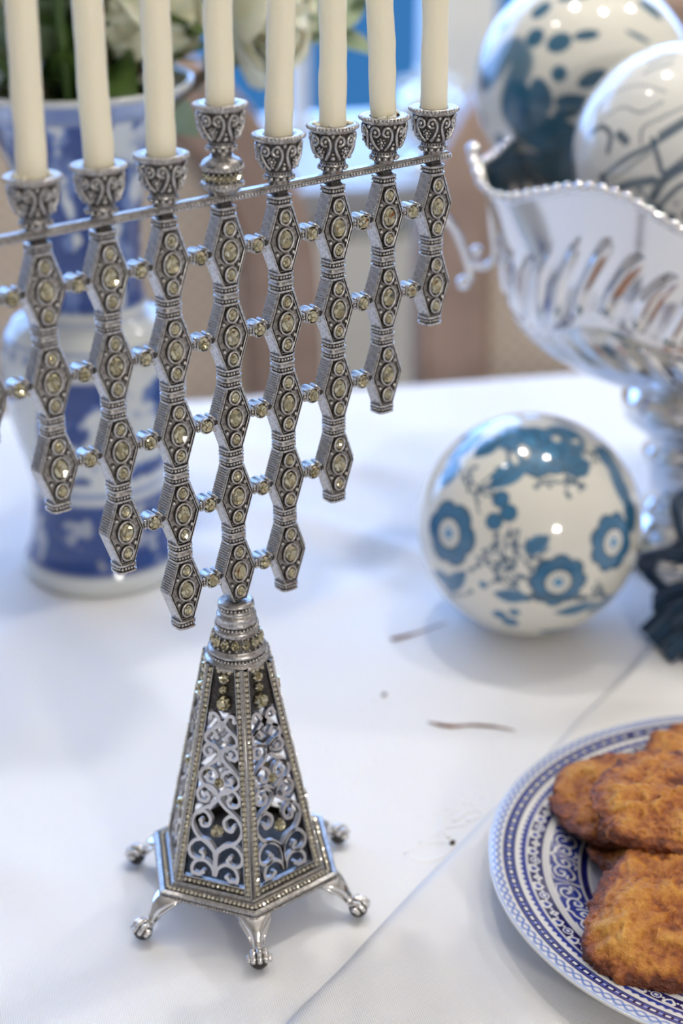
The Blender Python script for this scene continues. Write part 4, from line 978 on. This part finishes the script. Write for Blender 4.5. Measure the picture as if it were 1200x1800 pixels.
# underside with a foot ring
us = [(1.002, .0128), (.985, .0118), (.74, .0052), (.66, .0022), (.64, .0), (.61, .0), (.60, .0016), (.02, .0016)]
nb0 = len(Vp); Vl = Vp.tolist(); n2 = Np
for k_, z in us: Vl += [(PR * k_ * math.cos(a_), PR * k_ * math.sin(a_), z) for a_ in ang]
rows = [ix[-1]] + [np.arange(nb0 + j * n2, nb0 + (j + 1) * n2) for j in range(len(us))]
for j in range(len(rows) - 1):
    a_, b_ = rows[j], rows[j + 1]; Fp += np.stack([a_, b_, np.roll(b_, -1), np.roll(a_, -1)], -1).tolist()
Fp.append(tuple(rows[-1][::-1]))
me = bpy.data.meshes.new('plate'); me.from_pydata(Vl, [], Fp); me.materials.append(GLAZE_P); me.polygons.foreach_set('use_smooth', [True] * len(me.polygons))
set_paint(me, np.concatenate([col, np.repeat(PW[None], len(Vl) - nb0, 0)]))
obj('plate', me, None, (PCX, PCY, z0p), label='round cobalt blue and white transferware plate holding fried latkes', category='plate')

def latke(label, c, outline, thick, tilt_x, tilt_y, seed, dome=.15):
    """outline: radius at evenly spaced angles, from the camera's right round by the back (m)"""
    nu, nv = 300, 130; D, F = uv_dirs(nu, nv); ph_ = np.arctan2(D[:, 1], D[:, 0]) % (2 * PI)
    o_ = np.array([p_[0] for p_ in catmull([(q,) for q in outline + outline[:1]], 8)]); Rl = np.interp(ph_, np.linspace(0, 2 * PI, len(o_)), o_)
    s_ = np.hypot(D[:, 0], D[:, 1]); e_ = np.clip(s_ / .97, 0, 1) ** .90
    cs = np.stack([np.cos(ph_), np.sin(ph_), D[:, 2] * .35], -1)
    Rl = Rl * (1 + .20 * (fbm(cs * 3.2 + seed, seed, 3) - .5) + .12 * (fbm(cs * 11 + seed, seed + 2, 3) - .5))
    X = Rl * e_ * np.cos(ph_); Y = Rl * e_ * np.sin(ph_)
    zz_ = np.sign(D[:, 2]) * np.abs(D[:, 2]) ** .80 * thick / 2
    P = np.stack([X, Y, zz_], -1); big = fbm(P * 55 + seed * 7, seed + 1, 3) - .5; nz_ = fbm(P * 150 + seed * 5, seed + 9, 3) - .5; nf = np.abs(fbm(P * 420 + seed * 3, seed + 5, 3) - .5)
    nrm = D * np.array([.5, .5, 1.0]); P = P + nrm * (big * .010 + nz_ * .0060 - nf * .0036)[:, None]
    P[:, 2] += dome * thick * (.4 - s_ ** 2)
    bx = np.array(BX_); by = np.array(BY_); P = P[:, :1] * bx + P[:, 1:2] * by + P[:, 2:] * np.array([0, 0, 1.0])
    R = np.array((Matrix.Rotation(tilt_x, 3, Vector(BX_)) @ Matrix.Rotation(tilt_y, 3, Vector(BY_)))); P = P @ R.T
    me_ = bpy.data.meshes.new('latke')
    me_.from_pydata(P.tolist(), [], F.tolist()); me_.materials.append(LATKE); me_.polygons.foreach_set('use_smooth', [True] * len(me_.polygons))
    v = np.clip(.66 - .50 * sstep(.80, 1.0, s_) + .8 * big + 1.0 * nz_ - .5 * nf, 0, 1); set_paint(me_, np.repeat(v[:, None], 3, 1))
    return obj('latke', me_, None, c, label=label, category='latke', group='latkes on the plate')
BX_ = (math.cos(YAW), -math.sin(YAW), 0); BY_ = (math.sin(YAW), math.cos(YAW), 0)
latke('pale golden latke at the back left of the plate, partly covered', atz(1078, 1405, .017), [.030, .029, .031, .028, .0245, .0235, .023, .026, .026, .027, .028, .029], .010, .05, -.05, 3)
latke('browned latke lying on top of the pile, overlapping the others', atz(1184, 1414, .033), [.034, .033, .030, .029, .028, .0275, .0275, .028, .027, .026, .030, .033], .012, .10, .03, 6)
latke('large golden latke at the front of the pile, squarish left corner', atz(1184, 1612, .0205), [.034, .033, .029, .029, .0285, .0265, .030, .036, .030, .029, .031, .034], .013, .26, .0, 9)
latke('latke at the back right, only its edge showing past the top one', atz(1262, 1350, .018), [.027, .026, .028, .027, .026, .028], .011, .05, .05, 14)
latke('darker latke tucked beneath the pile in its shadow', atz(1150, 1480, .0105), [.026, .027, .025, .026, .027], .009, .0, .0, 17, .0)
p = atz(1094, 1692, z0p + .010); c_ = MB().sphere((0, 0, 0), .0022, 9, 7, 0, (1.2, .9, .8)).mesh('latke_crumb', LATKE); set_paint(c_, np.full((len(c_.vertices), 3), .35))
obj('latke_crumb', c_, None, p, label='small brown latke crumb on the plate rim below the front latke', category='crumb')

# ================================================================== vase with flowers
VX, VY = .1033, .259
PV = [(.0005, .001), (.0340, .001), (.0385, .0), (.0400, .002), (.0400, .007), (.0385, .011), (.0362, .016), (.0345, .024), (.0328, .038), (.0330, .048), (.0352, .060), (.0395, .076), (.0430, .092), (.0440, .105), (.0430, .116), (.0405, .125), (.0360, .131), (.0310, .134), (.0275, .138), (.0262, .146), (.0262, .160), (.0272, .175), (.0290, .190), (.0325, .206), (.0380, .222), (.0455, .232), (.0520, .2375), (.0540, .2395), (.0540, .2412), (.0525, .2420), (.0495, .2400), (.0430, .2340), (.0350, .2240), (.0295, .2080), (.0255, .185), (.0245, .150), (.0005, .145)]
zc = np.array(PV); seg = np.hypot(*np.diff(zc, axis=0).T); L = np.r_[0, np.cumsum(seg)]; tt_ = np.linspace(0, L[-1], 240)
pr_ = np.interp(tt_, L, zc[:, 0]); pz_ = np.interp(tt_, L, zc[:, 1]); nu = 240
a_ = np.linspace(0, 2 * PI, nu, endpoint=False); RA, AA = np.meshgrid(pr_, a_, indexing='ij'); ZA, _ = np.meshgrid(pz_, a_, indexing='ij'); outer = np.repeat((np.arange(240) < np.searchsorted(tt_, L[29]))[:, None], nu, 1).ravel()
Vv = np.stack([RA * np.cos(AA), RA * np.sin(AA), ZA], -1).reshape(-1, 3)
ix = np.arange(nu * 240).reshape(240, nu); nx = np.roll(ix, -1, 1); Fv = np.stack([ix[:-1], nx[:-1], nx[1:], ix[1:]], -1).reshape(-1, 4).tolist()
VWt = np.array([.60, .62, .60]); VB = np.array([.016, .052, .22]); VM = np.array([.13, .20, .42])
col = np.repeat(VWt[None], len(Vv), 0); z = Vv[:, 2]; al = AA.ravel()
n1 = fbm(np.stack([np.cos(al) * 2.5, np.sin(al) * 2.5, z * 68], -1), 21, 4); n2 = fbm(np.stack([np.cos(al) * 4, np.sin(al) * 4, z * 120], -1), 31, 3)
def vz(a_, b_, s=.0012): return sstep(a_ - s, a_ + s, z) * (1 - sstep(b_ - s, b_ + s, z)) * outer
pt(vz(.140, .229) * sstep(.40, .47, n1), VM); pt(vz(.140, .229) * sstep(.47, .53, n1 + .4 * (n2 - .5)), VB)
pt(vz(.230, .2385), VM, .85); pt(vz(.2290, .2305, .0006), VB, .7)
pt(vz(.118, .1225) * (.5 + .5 * np.cos(al * 26)), VM, .8); pt(vz(.1245, .1258, .0005), VM, .7); pt(vz(.1345, .1360, .0005), VM, .6)
pt(vz(.058, .112) * sstep(.49, .54, n1), VM); pt(vz(.058, .112) * sstep(.53, .57, n1 + .2 * (n2 - .5)), VB)
pt(vz(.050, .0525, .0006), VM, .8)
pt(vz(.0105, .046), VB); pt(vz(.0130, .044) * sstep(.60, .68, n2), VWt, .55)
me = bpy.data.meshes.new('vase'); me.from_pydata(Vv.tolist(), [], Fv); me.materials.append(GLAZE_V); me.polygons.foreach_set('use_smooth', [True] * len(me.polygons)); set_paint(me, col)
obj('vase', me, None, (VX, VY, 0), label='blue and white porcelain vase with flared rim standing behind the menorah', category='vase')

# petals and leaves
def petal_mesh(Lp, Wp, cup, curl, seed):
    n, m_ = 9, 7; vv = []
    for i in range(n):
        t = i / (n - 1); wd = Wp * math.sin(PI * min(.12 + t * .80, 1)) ** .7
        for j in range(m_):
            s = j / (m_ - 1) * 2 - 1
            vv.append((wd * s, Lp * t * math.cos(cup * t) - Lp * .10 * s * s * t, Lp * t * math.sin(cup * t) * 1.0 + wd * .35 * s * s - curl * Lp * max(t - .7, 0) ** 2 * 6 + .0015 * mnoise.noise(Vector((s * 2, t * 3, seed)))))
    return MB().add(vv, [(i * m_ + j, i * m_ + j + 1, (i + 1) * m_ + j + 1, (i + 1) * m_ + j) for i in range(n - 1) for j in range(m_ - 1)]).mesh('petal', PETAL)
PET = [petal_mesh(.028, .020, 1.1, .3, 1), petal_mesh(.033, .023, .8, .3, 2), petal_mesh(.023, .016, 1.35, .1, 3)]
def bloom(label, c, axis, size, seed, base):
    rn = random.Random(seed); t = thing('white_rose', label, 'flower', c, 0, 'white roses in the vase')
    q = Vector(axis).normalized().to_track_quat('Z', 'Y'); t.rotation_mode = 'QUATERNION'; t.rotation_quaternion = q; t.scale = (size,) * 3
    for (me_, n_, el, off) in ((PET[1], 6, -.15, 0), (PET[0], 6, .25, .002), (PET[0], 5, .6, .004), (PET[2], 5, .9, .006), (PET[2], 4, 1.2, .007)):
        a0_ = rn.uniform(0, 2 * PI)
        for i in range(n_):
            obj('petal', me_, t, M4=Matrix.Translation((0, 0, off)) @ Matrix.Rotation(a0_ + 2 * PI * i / n_ + rn.uniform(-.1, .1), 4, 'Z') @ Matrix.Rotation(el + rn.uniform(-.1, .1), 4, 'X') @ Matrix.Translation((0, .002, 0)))
    inv = (Matrix.Translation(Vector(c)) @ q.to_matrix().to_4x4() @ Matrix.Scale(size, 4)).inverted()
    p_ = inv @ Vector(base); obj('stem', MB().tube(catmull([(0, 0, 0), tuple(Vector((0, 0, -.02)).lerp(p_, .25)), tuple(p_)], 5), .0016, 6).mesh('stem', LEAF), t)
    obj('calyx', MB().lathe([(.001, -.007), (.005, -.004), (.007, 0), (.004, .003)], 10).mesh('calyx', LEAF), t)
vin = (VX, VY, .19)
wv = .80
bloom('cream rose drooping at the right of the bouquet above the central candle', atw(408, 8, .775), (.30, -.35, -.05), 1.25, 1, vin)
bloom('cream rose in the middle of the bouquet between the second and third candles', atw(228, 5, .760), (-.1, -.6, -.15), 1.05, 2, vin)
bloom('cream rose high at the left of the bouquet between the first two candles', atw(96, -25, .780), (-.3, -.4, .5), .80, 3, vin)
bloom('cream rose at the back of the bouquet above the third candle', atw(300, -45, .84), (.2, -.2, .8), 1.1, 4, vin)
bloom('cream rose at the far left edge of the bouquet', atw(-25, -15, .76), (-.6, -.3, .4), .95, 5, vin)
bloom('unseen cream rose added at the top of the bouquet for its shadow', (.085, .235, .335), (-.1, -.3, .9), 1.5, 6, vin)  # this and the next two blooms: added out of view to shade the cloth
bloom('unseen cream rose added at the upper left of the bouquet for its shadow', (.035, .27, .31), (-.6, -.1, .7), 1.4, 7, vin)
bloom('unseen cream rose added at the upper right of the bouquet for its shadow', (.15, .265, .33), (.5, -.1, .8), 1.4, 8, vin)
def leaf_mesh(Lf, Wf, bend, m_, seed):
    n, k_ = 9, 5; vv = []
    for i in range(n):
        t = i / (n - 1); wd = Wf * math.sin(PI * t ** .85) ** .9 + .0003
        for j in range(k_):
            s = j / (k_ - 1) * 2 - 1; vv.append((wd * s, Lf * t, wd * .3 * abs(s) - bend * Lf * t * t + .001 * mnoise.noise(Vector((s, t * 3, seed)))))
    return MB().add(vv, [(i * k_ + j, i * k_ + j + 1, (i + 1) * k_ + j + 1, (i + 1) * k_ + j) for i in range(n - 1) for j in range(k_ - 1)]).mesh('leaf', m_)
def sprig(label, base, tip, m_, leaves, Lf, Wf, seed, group='leafy sprigs in the vase', name='leaf_sprig'):
    rn = random.Random(seed); base, tip = Vector(base), Vector(tip); t = thing(name, label, 'foliage', base, 0, group)
    d = tip - base; mid = d * .5 + Vector((0, 0, .015)); path = catmull([(0, 0, 0), tuple(mid), tuple(d)], 8)
    obj('stem', MB().tube(path, [.0016] * (len(path) - 1) + [.0006], 6).mesh('stem', STEM), t); lm = leaf_mesh(Lf, Wf, .35, m_, seed)
    for i in range(leaves):
        f_ = .35 + .65 * i / max(leaves - 1, 1); p_ = Vector(path[int(f_ * (len(path) - 1))])
        dr_ = d.normalized() * (1.0 if i == leaves - 1 else .5) + Vector((rn.uniform(-1, 1), rn.uniform(-1, 1), rn.uniform(-.6, .6))) * (.2 if i == leaves - 1 else .9)
        q = dr_.normalized().to_track_quat('Y', 'Z'); obj('leaf', lm, t, M4=Matrix.Translation(p_) @ q.to_matrix().to_4x4() @ Matrix.Rotation(rn.uniform(-.8, .8), 4, 'Y'))
    return t
sprig('grey green eucalyptus sprig arching right above the third candle from right', vin, atw(600, 40, .80), LEAF2, 5, .042, .011, 1)
sprig('grey green sprig hanging beside the candle right of the central one', vin, atw(540, 55, .79), LEAF2, 4, .036, .012, 2)
sprig('dark green leafy sprig rising between the first two candles', vin, atw(105, 40, .77), LEAF, 9, .040, .013, 3)
sprig('dark green leafy sprig rising between second and third candles', vin, atw(232, 60, .76), LEAF, 9, .042, .013, 4)
sprig('pale green leafy sprig at the left edge of the vase mouth', vin, atw(10, 80, .75), LEAF2, 7, .040, .014, 5)
sprig('green leafy sprig right of the vase mouth near the central candle', vin, atw(322, 70, .775), LEAF, 7, .036, .011, 6)
sprig('short dark green sprig filling the middle of the vase mouth', vin, atw(170, 110, .78), LEAF, 10, .040, .014, 7)
sprig('dark green sprig at the back of the vase mouth', vin, atw(90, 100, .82), LEAF, 10, .044, .015, 8)
sprig('dark green sprig behind the middle rose', vin, atw(250, 80, .82), LEAF, 10, .044, .015, 9)

# ================================================================== chairs beyond the table
def chair(label, ac, bc, rz, width=.50):
    t = thing('cane_back_chair', label, 'chair', ab(ac, bc, FLOOR_Z), TH + rz, 'cane back dining chairs'); W2 = width / 2; top = .935; Wd = .066
    out = [(-W2, .50)] + [(-W2, .50 + (.20) * i / 4) for i in range(1, 5)]
    arcp = catmull([(-W2, .66), (-W2 + .004, .74), (-W2 + .03, .82), (-W2 + .085, .885), (-.09, .925), (0, top), (.09, .925), (W2 - .085, .885), (W2 - .03, .82), (W2 - .004, .74), (W2, .66)], 6)
    pts = [(-W2, .50), (-W2, .58)] + arcp + [(W2, .58), (W2, .50)]
    fr2 = MB(); loops = []; n = len(pts)
    for i, (x, z) in enumerate(pts):
        ax, az = pts[max(i - 1, 0)]; bx, bz = pts[min(i + 1, n - 1)]; Lh = math.hypot(bx - ax, bz - az); nx_, nz_ = (bz - az) / Lh, -(bx - ax) / Lh
        sec = [(0, -.016), (.010, -.022), (Wd - .010, -.022), (Wd, -.014), (Wd, .014), (Wd - .008, .018), (.008, .018), (0, .012)]
        loops.append([(x + nx_ * o, y_ + (z - .5) * .12, z + nz_ * o) for o, y_ in sec])
    fr2.loft(loops, cap0=True, cap1=True, smooth=False)
    fr2.box((0, .008, .535), (2 * W2 - .06, .034, .055))
    obj('back_frame', fr2.mesh('back_frame', WOOD), t)
    inn = []
    for i, (x, z) in enumerate(pts):
        ax, az = pts[max(i - 1, 0)]; bx, bz = pts[min(i + 1, n - 1)]; Lh = math.hypot(bx - ax, bz - az); inn.append((x + (bz - az) / Lh * (Wd - .006), z - (bx - ax) / Lh * (Wd - .006)))
    cp = MB(); N_ = len(inn); v0 = [(x, (z - .5) * .12 - .003, z) for x, z in inn]; v1 = [(x, (z - .5) * .12 + .003, z) for x, z in inn]
    cp.add(v0 + v1, [tuple(range(N_)), tuple(range(2 * N_ - 1, N_ - 1, -1))] + [(i, (i + 1) % N_, N_ + (i + 1) % N_, N_ + i) for i in range(N_)], 0, False)
    obj('cane_panel', cp.mesh('cane_panel', CANE), t)
    st = MB(); st.loft([[(x * k_, -.22 + y_ * k_, z) for x, y_ in sup(W2 - .005, .235, 40, 5)] for z, k_ in ((.395, .97), (.405, 1), (.445, 1), (.45, .98))], cap0=True, cap1=True, smooth=False)
    obj('seat_rail', st.mesh('seat_rail', WOOD), t)
    cu_ = MB(); cu_.loft([[(x * k_, -.22 + y_ * k_, z) for x, y_ in sup(W2 - .02, .215, 40, 5)] for z, k_ in ((.45, .98), (.465, 1), (.49, .97), (.503, .85), (.508, .5))], cap0=True, cap1=True)
    obj('seat_cushion', cu_.mesh('seat_cushion', mat('seat_linen', (.55, .48, .40), .9)), t)
    for sx in (-1, 1):
        obj('leg', MB().lathe([(.012, 0), (.016, .02), (.021, .30), (.026, .34), (.024, .40)], 12, cap0=True, cap1=True).mesh('leg', WOOD), t, (sx * (W2 - .04), -.42, 0))
        obj('leg', MB().loft([[(sx * (W2 - .03) + q[0] * w_, y_ + q[1] * w_, z) for q in ((-1, -1), (1, -1), (1, 1), (-1, 1))] for z, y_, w_ in ((0, .07, .015), (.25, .02, .019), (.52, .0, .024))], smooth=False, cap0=True, cap1=True).mesh('leg', WOOD), t)
    return t
chair('brown wooden chair with cane back behind the flower vase', .192 - .25, .86, .0)
chair('brown wooden chair with cane back behind the silver footed bowl', .277 + .25, .86, .0)

# silver piece on the sideboard
sp_ = atw(748, 345, 2.05); sp_.z = FLOOR_Z + .6615
SUG = mat('tarnished_silver', (0.90, 0.82, 0.68), 0.25, 1.0)
so = thing('silver_sugar_bowl', 'small silver footed sugar bowl with crown shaped lid on the sideboard', 'bowl', sp_)
obj('body', MB().lathe([(.030, 0), (.030, .006), (.012, .014), (.010, .026), (.024, .038), (.040, .056), (.046, .078), (.043, .095), (.046, .100)], 28, cap0=True, cap1=True).mesh('body', SUG), so)
lid = MB().lathe([(.046, .100), (.040, .110), (.024, .118), (.010, .122), (.006, .128), (.010, .134), (.004, .140)], 28, cap1=True)
for k_ in range(10): a_ = 2 * PI * k_ / 10; lid.sphere((.040 * math.cos(a_), .040 * math.sin(a_), .122), .007, 8, 6); lid.sphere((.016 * math.cos(a_), .016 * math.sin(a_), .138), .005, 8, 6)
obj('lid', lid.mesh('lid', SUG), so)
for s in (-1, 1): obj('handle', MB().tube([Vector((s * x, 0, z)) for x, z in catmull([(.044, .088), (.062, .096), (.070, .078), (.058, .058), (.040, .054)], 6)], .004, 8).mesh('handle', SUG), so)
so.scale = (.80, .80, .78)
